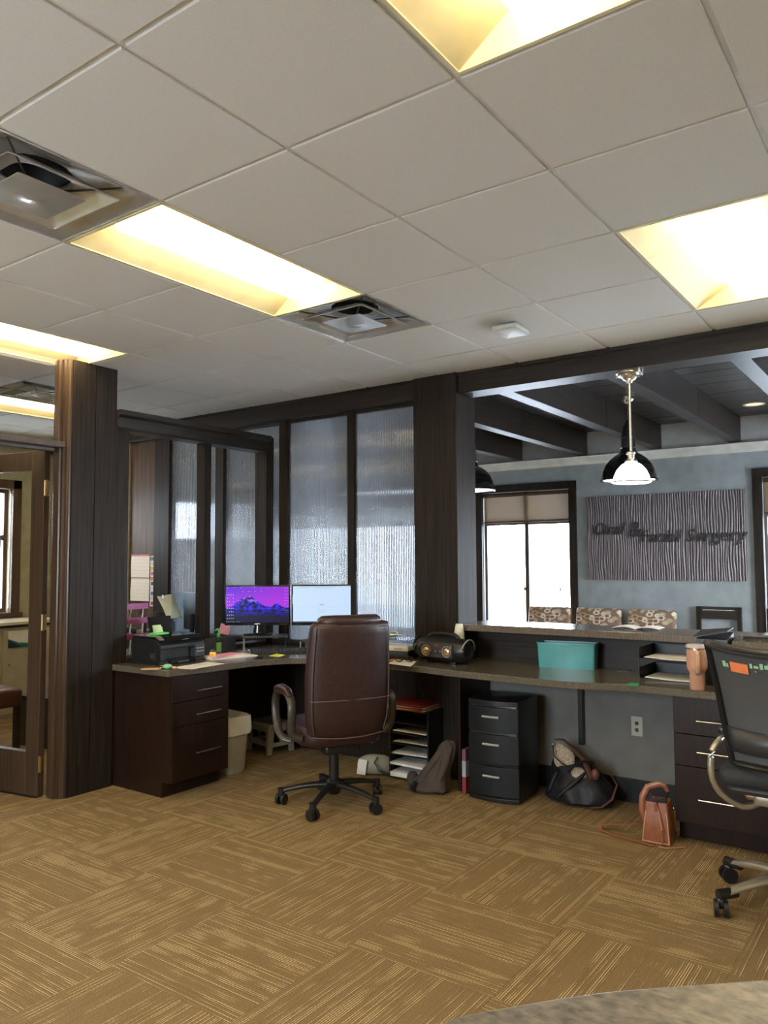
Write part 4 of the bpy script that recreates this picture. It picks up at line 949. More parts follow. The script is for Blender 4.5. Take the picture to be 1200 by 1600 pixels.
f = MB(); f.prism([(-.10, 0), (.10, 0), (.10, .02), (-.10, .02)], 0, .30); f.prism([(-.12, -.10), (.10, -.02), (.10, 0), (-.12, -.0)], 0, .22); f.build('holder', dgrey_m, t, bevel=.002)
f = sheet(.20, .19, 10, 6, lambda x, y: .018*math.sin(x*26)*max(0, y*6) + .3*y*0, .0015)
o = f.build('sheet', mat('cream_sheet', (.72, .66, .45), .8), t, smooth=60); o.location = (.03, -.03, .335); o.rotation_euler = (R_(62), 0, R_(8))
MB().cyl((-.02, -.0, .40), (-.02, .0, .425), .006, n=8).build('clip', chrome_m, t, smooth=40)
f = MB(); f.add([(.12, -.02, 0), (.28, .02, 0), (.28, .02, .37), (.20, .0, .37)], [(0, 1, 2, 3)]); f.build('acrylic_side', acryl_m, t)
# glare screen + back-room monitor
t = thing('back_desk_monitor', 'thin monitor seen edge-on behind a clear acrylic panel beyond the partition', 'monitor', (2.50, 3.30, .785), R_(72))
MB().rbox(-.2, .2, -.015, .015, .12, .42, .006, edge=.003).build('housing', black_m, t, smooth=40)
MB().bx(-.19, .19, -.018, -.015, .13, .41).build('screen', blackg_m, t)
MB().tube([(0, .02, .25), (0, .03, .01)], .02, 8).build('neck', black_m, t, smooth=40)
MB().rbox(-.09, .09, -.06, .10, 0, .01, .02, edge=.003).build('foot', black_m, t, smooth=40)
q = MB().bx(0, .30, 0, .004, 0, .44).build('acrylic_panel', acryl_m, loc=(2.04, 3.02, .785), rz=R_(3)); tag(q, 'clear acrylic panel standing just beyond the partition opening', 'acrylic panel')
t = thing('paper_box', 'small cream box next to the black file holder', 'box', (2.02, 3.30, .785), R_(8)); MB().bx(-.05, .05, -.04, .04, 0, .16).build('carton', mat('cream_box', (.6, .55, .4), .7), t, bevel=.002); MB().bx(-.03, .03, -.042, -.04, .03, .09).build('carton_label', paper_m, t)
# calendar
def calmat():
    g = NG('calendar_page_print'); tc = g.n('ShaderNodeTexCoord'); sx = g.n('ShaderNodeSeparateXYZ'); g.link(tc.outputs['Object'], sx.inputs[0])
    a = g.math('LESS_THAN', g.math('FRACT', g.math('MULTIPLY', sx.outputs[1], 26.0)), .08); b = g.math('LESS_THAN', g.math('FRACT', g.math('MULTIPLY', sx.outputs[2], 30.0)), .10)
    n = g.n('ShaderNodeTexNoise'); n.inputs['Scale'].default_value = 60; g.link(tc.outputs['Object'], n.inputs['Vector'])
    l = g.math('MULTIPLY', g.math('MAXIMUM', a, b), .35); c = g.mix(l, (.82, .75, .66), (.35, .32, .3)); c = g.mix(g.smooth(n.outputs[0], .66, .7, 0, .45), c, (.4, .38, .36))
    g.link(c, g.b.inputs['Base Color']); g.b.inputs['Roughness'].default_value = .8; return g.m
cm = calmat()
for k, (z0_, z1_, lb) in enumerate(((1.305, 1.52, 'upper cream calendar page with pink top hung on the brown panel'), (1.085, 1.298, 'lower cream calendar page hung on the brown panel'))):
    t = thing('wall_calendar', lb, 'calendar', (2.942, 4.58, z0_), 0)
    f = MB(); n = 8; f.loft([[(-.004-.010*math.sin(PI*i/n)*.5-(.008 if k else .004)*(1-i/n), .135, (z1_-z0_)*i/n), (-.004-.004*(1-i/n), -.135, (z1_-z0_)*i/n), (-.002-.004*(1-i/n), -.135, (z1_-z0_)*i/n), (-.002-.010*math.sin(PI*i/n)*.5-(.008 if k else .004)*(1-i/n), .135, (z1_-z0_)*i/n)] for i in range(n+1)]); f.build('page', cm, t, smooth=60)
    if not k: MB().bx(-.008, -.002, -.137, .137, z1_-z0_-.012, z1_-z0_+.002).build('top_band', mat('pink_band', (.6, .1, .2), .6), t)
t = thing('photo_strip', 'narrow strip of small coloured pictures beside the calendar pages', 'photo strip', (2.945, 4.41, 1.04), 0)
MB().bx(-.003, 0, -.03, .03, 0, .47).build('strip', paper_m, t)
cols = ((.35, .05, .15), (.6, .55, .5), (.1, .1, .3), (.7, .65, .6), (.05, .05, .06), (.6, .2, .1), (.4, .1, .2), (.7, .4, .05), (.5, .5, .5), (.1, .1, .1))
for i in range(10): MB().bx(-.005, -.003, -.027+(.01 if i % 2 else 0), .027-(.0 if i % 2 else .012), .01+i*.046, .045+i*.046).build('picture', mat('strip_picture_%d' % i, cols[i], .5), t)

# ------------------------------------------------------------------ RIGHT SIDE OF THE DESK
t = thing('desktop_scanner', 'white and black document tray unit on the desk behind the leather chair', 'scanner', (2.74, 1.50, DZ), R_(-80))    # local -y faces viewer
MB().rbox(-.13, .13, -.09, .09, 0, .055, .01).build('base', black_m, t, smooth=40)
MB().rbox(-.12, .125, -.085, .09, .055, .09, .01).build('body', mat('warm_white_plastic', (.66, .62, .54), .4), t, smooth=40)
MB().bx(.02, .085, -.087, -.085, .066, .076).build('name_label', grey_m, t)
MB().rbox(-.13, .13, -.095, .10, .125, .131, .008, edge=.002).build('clear_tray', acryl_m, t)
for x in (-.115, .115): MB().bx(x-.003, x+.003, -.08, .08, .09, .125).build('tray_leg', acryl_m, t)
f = MB(); f.tube([(-.12, -.08, .15), (-.06, -.085, .165), (.12, -.085, .165)], .003, 6); f.build('wire_guide', chrome_m, t, smooth=40)
t = MB().ball((0, 0, 0), .035, 10, (1.4, .9, .6)).build('glossy_pouch', mat('clear_grey_pouch', (.30, .34, .33), .15), smooth=50, loc=(2.78, 1.56, DZ+.132+.021)); tag(t, 'small crumpled glossy pouch on the tray unit behind the leather chair', 'pouch')
flat('orange_note', 'orange note on the desk right behind the leather chair', 'sticky note', quad([(606, 1032), (622, 1027), (634, 1028), (622, 1033)], DZ), DZ, mat('orange_paper', (.75, .25, .08), .7))
flat('white_note', 'white paper under the eyeglasses by the speaker', 'paper', quad([(604, 1037), (622, 1031), (651, 1034), (642, 1042)], DZ), DZ+.0013, paper_m)
q = at(632, 1036, DZ)
t = thing('eyeglasses', 'dark-rimmed folded eyeglasses lying on a white paper', 'glasses', (q.x, q.y, DZ+.0035), R_(-60))
for sx in (-1, 1):
    f = MB(); f.tube([(sx*.034+.024*math.cos(2*PI*k/14), .0, .022+.018*math.sin(2*PI*k/14)) for k in range(14)], .0028, 5, closed=True); f.build('rim', black_m, t, smooth=60)
    MB().tube([(sx*.06, 0, .03), (sx*.058, .02, .028), (-sx*.03, .035, .01), (-sx*.05, .03, .004)], .0025, 5).build('temple', black_m, t, smooth=60)
MB().tube([(-.012, 0, .028), (0, 0, .032), (.012, 0, .028)], .0025, 5).build('bridge', black_m, t, smooth=60)
# boombox speaker, long axis along y
t = thing('boombox_speaker', 'black barrel-shaped portable boombox speaker on the desk', 'speaker', (2.69, 1.085, DZ), R_(-4.5-90))   # local x -> -y (right in view), local -y -> faces viewer
f = MB(); prof = []
def barrel(x, r, zc=.085): return [(x, r*math.cos(2*PI*k/24)*.92, zc+r*math.sin(2*PI*k/24)) for k in range(24)]
f.loft([barrel(-.185, .05), barrel(-.18, .068), barrel(-.155, .078), barrel(-.10, .083), barrel(0, .084), barrel(.10, .083), barrel(.155, .078), barrel(.18, .068), barrel(.185, .05)])
f.build('cabinet', black_m, t, smooth=50)
MB().rbox(-.125, .125, -.083, -.06, .04, .125, .02, edge=.004).build('front_panel', dgrey_m, t, smooth=50)
gold = mat('bronze_cone', (.62, .45, .28), .3, .7)
for sx in (-1, 1):
    f = MB(); f.M = Matrix.Translation((sx*.082, -.083, .083)) @ Matrix.Rotation(R_(90), 4, 'X')
    f.lathe([(.030, 0), (.036, 0), (.036, .006), (.031, .006), (.029, .001), (.024, -.004)], 24); s_o = f.build('driver_ring', gold, t, smooth=40)
    f = MB(); f.M = Matrix.Translation((sx*.082, -.0835, .083)) @ Matrix.Rotation(R_(90), 4, 'X'); f.lathe([(0, .008), (.012, .006), (.020, .001), (.0235, .0015), (.024, 0), (0, 0)], 20); f.build('driver_cone', gold, s_o, smooth=40)
    f = MB(); f.M = Matrix.Translation((sx*.082, -.0832, .083)) @ Matrix.Rotation(R_(90), 4, 'X'); f.lathe([(.024, .0005), (.030, .0015), (.030, 0), (.024, 0)], 20); f.build('surround', black_m, s_o, smooth=40)
    f = MB(); f.bx(min(sx*.030, sx*.085), max(sx*.030, sx*.085), -.098, -.094, .078, .088); f.build('phase_bar', mat('dull_bronze', (.25, .18, .11), .4, .5), s_o)
    f = MB(); f.M = Matrix.Translation((sx*.186, 0, .085)) @ Matrix.Rotation(R_(90*sx), 4, 'Y'); f.lathe([(0, .002), (.038, .002), (.045, .008), (.058, .012), (.062, .006), (.062, -.004)], 24); f.build('end_driver', blackg_m, t, smooth=40)
    f = MB(); f.tube([(sx*.20, -.07+.0*k, .085) if False else (sx*(.19+.012*math.sin(PI*k/10)), -.075*math.cos(PI*k/10), .085+.075*math.sin(PI*(k/10))*(1)) for k in range(11)], .005, 6); f.build('end_guard', silver_m if sx > 0 else black_m, t, smooth=50)
    MB().bx(sx*.11-.02, sx*.11+.02, -.06, .06, 0, .016).build('rubber_foot', black_m, t, bevel=.003)
f = MB(); f.M = Matrix.Translation((0, -.084, .083)) @ Matrix.Rotation(R_(90), 4, 'X'); f.lathe([(0, .008), (.013, .007), (.014, 0)], 20); f.build('power_knob', dgrey_m, t, smooth=40)
f = MB(); f.tube([(.008*math.cos(R_(110)+R_(320)*k/12), -.0925, .083+.008*math.sin(R_(110)+R_(320)*k/12)) for k in range(13)], .0012, 4); f.bx(-.001, .001, -.0935, -.0915, .083, .093); f.build('power_symbol', chrome_m, t)
f = MB(); 
f.prism([(-.012, .118), (0, .128), (.012, .118), (.006, .118), (.0, .122), (-.006, .118)], -.0865, -.083, 'y'); f.build('red_emblem', mat('red_emblem', (.7, .05, .08), .4), t)
for i in range(6): MB().bx(-.03+i*.012-.002, -.03+i*.012+.002, -.0855, -.083, .05, .054).build('button', chrome_m, t)
f = MB(); f.tube([(-.135, 0, .135), (-.115, 0, .165), (-.09, 0, .184), (0, 0, .190), (.09, 0, .184), (.115, 0, .165), (.135, 0, .135)], [.018, .016, .013, .012, .013, .016, .018], 10, flat=.8, upv=(0, 1, 0)); f.build('carry_handle', black_m, t, smooth=50)
MB().bx(-.09, .09, -.004, .004, .160, .166).build('handle_bar', dgrey_m, t)
# cord hanging off the desk in front of the speaker
q = at(681, 1030, DZ)
c_o = MB().tube([(2.60, 1.12, DZ+.03), (2.57, 1.13, DZ+.006), (2.54, 1.14, DZ+.004), (2.50, 1.14, DZ+.004), (2.470, 1.14, DZ+.002), (2.462, 1.14, DZ-.02), (2.465, 1.145, DZ-.08), (2.50, 1.15, DZ-.14), (2.56, 1.16, DZ-.2)], .0018, 5).build('speaker_cord', black_m, smooth=50); tag(c_o, 'thin black cord trailing from the speaker over the desk edge', 'cord')
# white bottle
t = thing('white_spray_bottle', 'white capped bottle standing behind the boombox speaker', 'bottle', (2.80, 1.03, DZ))
MB().lathe([(0, 0), (.031, 0), (.033, .005), (.033, .165), (.029, .178), (0, .178)], 24).build('bottle', mat('pale_bottle', (.55, .56, .62), .35), t, smooth=40)
MB().lathe([(.0335, .150), (.0335, .195), (.031, .205), (.026, .235), (.022, .248), (0, .250)], 24).build('cap', mat('cream_cap', (.75, .70, .55), .4), t, smooth=40)
MB().lathe([(.0336, .11), (.0342, .11), (.0342, .15), (.0336, .15)], 24).build('red_band', mat('red_label', (.65, .08, .07), .5), t, smooth=40)
# teal bin
teal = mat('translucent_teal_plastic', (.10, .40, .42), .3); teal.node_tree.nodes['Principled BSDF'].inputs['Transmission Weight'].default_value = .25
a0, a1 = at(842, 1042, DZ), at(929, 1047, DZ); an = math.atan2(a1.y-a0.y, a1.x-a0.x)
t = thing('teal_storage_bin', 'open teal plastic storage bin on the desk', 'storage bin', (a0.x-.005, a0.y, DZ), an)
L = (a1-a0).length
def rr(x0, x1, y0, y1, z, r=.012):
    pts = []
    for (cx, cy_, a_) in ((x1-r, y1-r, 0), (x0+r, y1-r, PI/2), (x0+r, y0+r, PI), (x1-r, y0+r, 1.5*PI)):
        for k in range(5): pts.append((cx+r*math.cos(a_+PI/2*k/4), cy_+r*math.sin(a_+PI/2*k/4), z))
    return pts
f = MB(); e = .006
f.loft([rr(.0+.0, L, 0, .125, 0), rr(-e, L+e, -e, .125+e, .145), rr(-e-.004, L+e+.004, -e-.004, .125+e+.004, .147), rr(-e-.004, L+e+.004, -e-.004, .125+e+.004, .155), rr(-e+.003, L+e-.003, -e+.003, .125+e-.003, .155), rr(.003, L-.003, .003, .122, .004)]); f.build('tub', teal, t, smooth=35)
f = MB(); f.ball((L*.55, .06, .03), .03, 12, (2.2, 1.3, .9)); f.build('bagged_contents', mat('clear_bag_contents', (.6, .68, .64), .2, bump=.8, bscale=50), t, smooth=60)
# green tag, dark clip
flat('green_tag', 'small bright green tag on the desk in front of the letter trays', 'tag', quad([(979, 1069), (987, 1067), (999, 1068.5), (997, 1072), (985, 1072)], DZ), DZ, mat('green_tag', (.05, .35, .1), .5), .003)
t = MB().bx(-.035, .035, -.012, .012, 0, .006).build('black_clip', black_m, bevel=.002, loc=tuple(at(975, 1048.5, DZ)), rz=R_(-80)); tag(t, 'small black clip on the desk behind the green tag', 'clip')
t = MB().bx(-.035, .035, -.012, .012, 0, .006).build('black_clip', black_m, bevel=.002, loc=(2.99, 1.01, DZ), rz=R_(-80)); tag(t, 'small black clip at the back of the desk right of the bottle', 'clip')
# black letter trays
t = thing('black_letter_tray', 'black two-tier letter tray with white papers next to the tumbler', 'letter tray', (2.70, -.19, DZ), 0)
for z in (.004, .115):
    f = MB(); f.bx(0, .29, -.30, 0, z-.004, z); f.bx(0, .29, -.004, 0, z, z+.06); f.bx(0, .29, -.30, -.296, z, z+.06); f.bx(.286, .29, -.296, -.004, z, z+.06); f.build('tray', black_m, t, bevel=.001)
for x, y in ((.01, -.001), (.28, -.001), (.01, -.299), (.28, -.299)): MB().bx(x-.005, x+.005, y-.003, y+.003, 0, .12).build('corner_post', black_m, t)
for z, m_ in ((.116, paper_m), (.005, paper_m)):
    f = sheet(.27, .25, 8, 8, lambda x, y: .012*max(0, (y+.02)*6)*max(0, -x*4+.2), .004); o = f.build('papers', m_, t, smooth=60); o.location = (.125, -.155, z); o.rotation_euler.z = R_(3)
# tumbler
q = (2.515, -.552)
t = thing('handled_tumbler', 'large peach insulated tumbler with handle and clear straw', 'tumbler', (*q, DZ))
pe = mat('peach_powder_coat', (.58, .30, .20), .38)
MB().lathe([(0, 0), (.036, 0), (.038, .004), (.0385, .085), (.041, .092), (.0485, .105), (.051, .118), (.0515, .20), (.0515, .205), (0, .205)], 32).build('body', pe, t, smooth=35)
MB().lathe([(.0515, .205), (.052, .205), (.052, .212), (.0515, .212)], 32).build('steel_band', chrome_m, t, smooth=35)
MB().lathe([(.0505, .212), (.0535, .214), (.0535, .226), (.045, .230), (0, .229)], 32).build('lid', mat('pale_lid', (.62, .50, .45), .3), t, smooth=35)
f = MB(); f.tube([(-.045, -.01, .195), (-.078, -.022, .197), (-.088, -.025, .185), (-.086, -.024, .15), (-.075, -.02, .105), (-.066, -.018, .09), (-.045, -.01, .105)], .0105, 10, flat=1.0); f.build('handle', mat('light_peach_handle', (.66, .38, .22), .4), t, smooth=60)
MB().ball((-.07, -.02, .092), .013, 8).build('handle_base', mat('grey_brown_cap', (.22, .16, .13), .5), t, smooth=60)
MB().tube([(.0, -.012, .225), (.006, -.016, .262)], .004, 8).build('straw', acryl_m, t, smooth=60)
# file holder + grey slotted device by the tray
t = thing('black_file_box', 'black file folder standing tilted behind the peach tumbler', 'file box', (2.675, -.60, DZ), 0)
f = MB(); f.prism([(0, 0), (.15, 0), (.15, .275), (.0, .245)], -.07, .09, 'y'); f.build('box', black_m, t, bevel=.003)
f = MB(); f.add([(-.03, .10, .25), (-.01, -.07, .285), (.14, -.07, .295), (.12, .09, .28), (-.03, .10, .254), (-.01, -.07, .289), (.14, -.07, .299), (.12, .09, .284)], [(0, 3, 2, 1), (4, 5, 6, 7), (0, 1, 5, 4), (1, 2, 6, 5), (2, 3, 7, 6), (3, 0, 4, 7)]); f.build('flap', dgrey_m, t)
t = thing('slotted_paper_tray', 'grey brown slotted tray unit behind the mesh chair top', 'tray unit', (2.62, -.69, DZ), 0)
f = MB(); f.prism([(0, 0), (.21, 0), (.21, .26), (.06, .24), (0, .17)], -.22, 0.0, 'y'); f.build('case', ledge_m, t, bevel=.003)
for y in (-.055, -.135): MB().bx(.055, .075, y-.008, y+.008, .238, .247).build('slot', black_m, t)
MB().bx(.13, .19, -.20, -.03, .262, .272).build('top_rail', ledge_m, t, bevel=.002)

# ================================================================== UNDER THE DESK
# waste bin
t = thing('waste_bin', 'beige plastic waste bin with a white liner under the desk', 'bin', (2.105, 2.50, 0), R_(0))
f = MB(); f.loft([rr(-.07, .07, -.10, .10, 0, .03), rr(-.08, .08, -.11, .11, .02, .03), rr(-.10, .10, -.13, .13, .36, .03), rr(-.093, .093, -.123, .123, .36, .03), rr(-.075, .075, -.105, .105, .03, .03)]); f.build('tub', bin_m, t, smooth=40)
rings = []
for z, ins, wv in ((.27, -.008, .006), (.30, -.014, .006), (.34, -.012, .004), (.385, -.010, .008), (.395, .004, .006), (.36, .012, .0), (.22, .02, .004)):
    base = rr(-.10+ins, .10-ins, -.13+ins, .13-ins, z, .03); rings.append([(x*(1+wv*2*random.uniform(-1, 1)*2), y*(1+wv*2*random.uniform(-1, 1)), z_+wv*random.uniform(-1, 1)*1.2) for x, y, z_ in base])
f = MB(); f.loft(rings, False); f.build('liner', bagliner_m, t, smooth=60)
# step stool
t = thing('step_stool', 'grey folding plastic step stool under the desk', 'stool', (2.72, 2.68, 0), R_(80))
gst = mat('warm_grey_plastic', (.30, .28, .23), .5)
f = MB(); f.rbox(-.15, .15, -.11, .11, .205, .225, .012, edge=.004); f.build('top', gst, t, smooth=40)
for y in (-.06, 0, .06): MB().bx(-.14, .14, y-.002, y+.002, .225, .228).build('tread_line', dgrey_m, t)
def sidep(sx):
    f = MB(); x = sx*.14
    o_ = [(-.115, 0), (-.075, 0), (-.068, .05), (-.05, .06), (.05, .06), (.068, .05), (.075, 0), (.115, 0), (.10, .205), (-.10, .205)]
    return o_
for sx in (-1, 1):       # end panels with arch and slot: built from strips
    f = MB(); x0_, x1_ = sorted((sx*.128, sx*.146))
    for poly_ in ([(-.125, 0), (-.085, 0), (-.06, .205), (-.105, .205)], [(.085, 0), (.125, 0), (.105, .205), (.06, .205)], [(-.09, .055), (.09, .055), (.085, .085), (-.085, .085)], [(-.075, .165), (.075, .165), (.07, .205), (-.07, .205)], [(-.01, .085), (.01, .085), (.01, .165), (-.01, .165)]): f.prism(poly_, x0_, x1_, 'x')
    f.build('end_panel', gst, t, bevel=.002)
for sy in (-1, 1):
    f = MB(); y0_, y1_ = sorted((sy*.095, sy*.112))
    for poly_ in ([(-.146, 0), (-.105, 0), (-.09, .205), (-.14, .205)], [(.105, 0), (.146, 0), (.14, .205), (.09, .205)], [(-.12, .06), (.12, .06), (.11, .10), (-.11, .10)], [(-.10, .165), (.10, .165), (.10, .205), (-.10, .205)]): f.prism(poly_, y0_, y1_, 'y')
    f.build('side_panel', gst, t, bevel=.002)
# white case with tag
t = thing('grey_floor_case', 'small rounded grey case with black cord on the floor behind the chair', 'case', (2.66, 1.62, 0), R_(-62))
f = MB(); f.loft([[(.13*s_*math.cos(2*PI*k/20), .05*s_*math.sin(2*PI*k/20), z) for k in range(20)] for z, s_ in ((0, .8), (.01, 1), (.07, 1.0), (.10, .85), (.12, .55), (.125, .2))]); f.build('case', gst, t, smooth=50)
MB().tube([(.02, -.055, .12), (.0, -.075, .09), (.03, -.085, .04), (.09, -.09, .012), (.16, -.05, .008)], .006, 6).build('cord', black_m, t, smooth=50)
f = MB(); f.M = Matrix.Translation((-.095, -.065, .0)) @ Matrix.Rotation(R_(8), 4, 'Y'); f.bx(-.03, .03, -.004, 0, .004, .105); f.build('paper_tag', paper_m, t)
# literature sorter
t = thing('paper_sorter', 'black multi-shelf paper sorter with papers and red folders on top', 'paper sorter', (2.63, 1.19, 0), R_(0))      # opening faces -x
for y in (0, .305): MB().bx(.02, .33, y-.006, y+.006, 0, .46).build('side', black_m, t)
MB().bx(.325, .333, 0, .305, 0, .46).build('back', black_m, t)
shz = (.012, .085, .155, .225, .295, .365, .455)
for k, z in enumerate(shz): MB().bx(.02, .325, .006, .299, z-.006, z).build('shelf', black_m, t)
for k, (z, pr, th) in enumerate(((.012, .05, .028), (.085, .045, .014), (.155, .03, .007), (.225, .008, .003), (.295, .012, .005))):
    f = sheet(.27, .27, 6, 6, lambda x, y, k=k: .006*math.sin(x*14+k)*max(0, -x*4), th); o = f.build('papers', paper_m, t, smooth=40); o.location = (.155-pr+.02, .150, z+.006); o.rotation_euler.z = R_((2, -3, 4, 1, -2)[k])
redf = mat('red_folder', (.22, .02, .02), .6)
for k in range(6):
    m_ = redf if k not in (1, 3) else mat('manila_sheet_%d' % k, (.5, .42, .3), .8)
    o = MB().bx(-.16, .15, -.14, .15, 0, .006).build('folder', m_, t); o.location = (.15, .15+.004*k, .4555+k*.0075); o.rotation_euler.z = R_((0, 3, -4, 5, -2, 6)[k])
# jacket
t = thing('crumpled_jacket', 'brown grey jacket hanging down and bunched on the floor by the drawer tower', 'jacket', (2.55, 1.065, 0), 0)
jm = mat('brown_grey_fleece', (.06, .043, .036), .85, bump=.6, bscale=90)
random.seed(3)
def blob(rings_, m_, nm, n=22, amp=.012, par=None):
    rg = []
    for (cx, cy_, z, rx, ry) in rings_:
        rg.append([(cx+rx*math.cos(2*PI*k/n)*(1+amp*8*mn.noise(Vector((math.cos(2*PI*k/n)*2.1, math.sin(2*PI*k/n)*2.1, z*14)))), cy_+ry*math.sin(2*PI*k/n)*(1+amp*8*mn.noise(Vector((math.cos(2*PI*k/n)*2.1+5, math.sin(2*PI*k/n)*2.1, z*14)))), z+amp*.5*mn.noise(Vector((k*.9, z*9, 3)))) for k in range(n)])
    f = MB(); f.loft(rg); return f.build(nm, m_, par, smooth=60, sub=1)
blob([(-.03, .03, .006, .10, .13), (-.03, .03, .02, .115, .145), (-.02, .02, .06, .10, .12), (.0, .01, .10, .07, .09), (.02, -.02, .15, .055, .075), (.03, -.04, .20, .05, .06), (.04, -.05, .25, .055, .06), (.05, -.06, .29, .045, .05), (.05, -.07, .31, .02, .02)], jm, 'jacket_body', par=t, amp=.042, n=36)
for pts_, r_ in (([(.045, -.055, .285), (.01, -.02, .22), (-.03, .03, .15), (-.07, .06, .09), (-.10, .06, .04)], .034), ([(.04, -.07, .27), (.0, -.07, .19), (-.05, -.06, .10), (-.08, -.04, .03)], .030), ([(-.02, .16, .10), (-.06, .15, .06), (-.10, .11, .03)], .034)):
    MB().tube([(x+.006*math.sin(z*60), y+.006*math.cos(z*47), z) for x, y, z in pts_], [r_*(1+.25*math.sin(i*2.1)) for i in range(len(pts_))], 12, flat=.8).build('fold', jm, t, smooth=60, sub=2)
MB().tube([(-.10, .10, .032), (-.115, .07, .03)], [.034, .03], 12).build('cuff', black_m, t, smooth=60)
# narrow box
t = thing('narrow_box', 'narrow blue white and red box wedged beside the drawer tower', 'box', (2.60, .885, 0), 0)
MB().bx(-.01, .12, -.012, .014, 0, .10).build('lower_sleeve', mat('red_card', (.22, .03, .035), .5), t)
MB().bx(-.01, .12, -.012, .014, .10, .20).build('middle_sleeve', mat('white_card', (.35, .38, .42), .5), t)
MB().bx(-.01, .12, -.012, .014, .20, .27).build('upper_sleeve', mat('pale_red_card', (.16, .07, .08), .5), t)
# drawer tower
t = thing('plastic_drawer_tower', 'black plastic three-drawer tower under the desk', 'drawer tower', (2.56, .50, 0), R_(4))
TW, TDp, TH = .33, .36, .60; tow_m = mat('near_black_drawer_plastic', (.009, .010, .013), .45, spec=.35)
body = MB(); body.rbox(.02, TDp, 0, TW, .0, TH, .02, edge=.006); body.build('body', black_m, t, smooth=40)
def bow(z0_, z1_, x=.02, d=.028, m=12):
    return [(x-d*math.sin(PI*k/m), TW*k/m) for k in range(m+1)]+[(x+.01, TW), (x+.01, 0)]
for z0_, z1_ in ((.03, .205), (.222, .395), (.412, .56)):
    dd = MB().prism(bow(0, 0), z0_, z1_).build('drawer', tow_m, t, bevel=.003)
    zc = z1_-.055
    MB().tube([(-.012-.006, TW/2+.055, zc), (-.020, TW/2, zc), (-.012-.006, TW/2-.055, zc)], .006, 6, flat=1.2).build('handle', grey_m, dd, smooth=50)
MB().prism(bow(0, 0, d=.034), .57, .60).build('top', black_m, t, bevel=.004)
MB().prism(bow(0, 0, d=.030), 0, .022).build('plinth', black_m, t, bevel=.003)
# tote bag
t = thing('dark_tote_bag', 'dark slouchy tote bag with tan scarf under the desk', 'bag', (2.84, .22, 0), R_(5))
tote = mat('black_navy_leather', (.010, .010, .014), .5, spec=.3, noise=((30, 30, 30), .2), bump=.6)
blob([(0, 0, .004, .12, .19), (0, 0, .02, .14, .215), (0, .0, .07, .125, .21), (.0, .01, .12, .115, .19), (.01, .03, .17, .075, .15), (.01, .05, .21, .07, .135), (.02, .07, .245, .05, .10), (.02, .08, .26, .02, .06)], tote, 'bag_body', par=t, amp=.03, n=40)
for pts_ in ([(-.13, .12, .03), (-.115, .05, .10), (-.09, -.02, .16), (-.05, -.05, .20)], [(-.10, .17, .05), (-.08, .15, .12), (-.05, .12, .19)]):
    MB().tube(pts_, [.012, .018, .016, .008][:len(pts_)], 8).build('fold', tote, t, smooth=60, sub=1)
scarf = mat('tan_printed_cloth', (.36, .29, .22), .8, noise=((60, 60, 60), .4), bump=.3)
f = MB(); f.loft([[(-.03, .16, .19), (-.05, .16, .19), (-.05, .02, .16), (-.03, .02, .16)], [(-.02, .165, .27), (-.045, .165, .27), (-.055, .02, .21), (-.02, .02, .21)], [(0, .16, .335), (-.02, .16, .335), (-.04, .02, .27), (0, .02, .27)], [(.01, .15, .35), (.0, .15, .35), (-.02, .04, .30), (.01, .04, .30)]]); f.build('tan_scarf', scarf, t, smooth=60, sub=2)
f = MB(); f.ball((-.05, -.0, .17), .05, 12, (.6, 1.1, .95)); f.build('tan_pouch', scarf, t, smooth=60)
brn = mat('brown_strap_leather', (.13, .055, .035), .5)
f = MB(); f.tube([(-.03, .15, .36), (-.01, .10, .36), (-.02, .04, .32), (-.05, -.03, .27), (-.07, -.07, .21), (-.08, -.09, .17)], [.012, .018, .02, .02, .02, .016], 8, flat=.3); f.build('brown_strap', brn, t, smooth=60)
f = MB(); f.tube([(-.08, .05, .19), (-.10, .0, .24), (-.10, -.05, .27), (-.07, -.09, .265), (-.05, -.10, .22), (-.05, -.09, .15)], .012, 8, flat=.4); f.build('dark_strap', tote, t, smooth=60)
f = MB(); f.ball((-.06, -.105, .19), .032, 10, (.7, .8, 1.1)); f.build('red_brown_tassel', mat('dull_red_leather', (.14, .04, .035), .5), t, smooth=60)
f = MB(); f.tube([(.02, -.10, .20), (.03, -.17, .18), (.0, -.215, .13), (-.06, -.20, .06), (-.11, -.15, .02), (-.13, -.09, .014)], [.004, .004, .005, .009, .011, .011], 8, flat=.4); f.build('shoulder_strap', brn, t, smooth=60)
MB().ball((-.047, .158, .335), .008, 8).build('snap', chrome_m, t, smooth=60)
f = MB(); f.tube([(-.05, .155, .33), (-.07, .14, .27), (-.075, .09, .23), (-.075, .04, .215)], .004, 6); f.build('scarf_piping', tote, t, smooth=60)
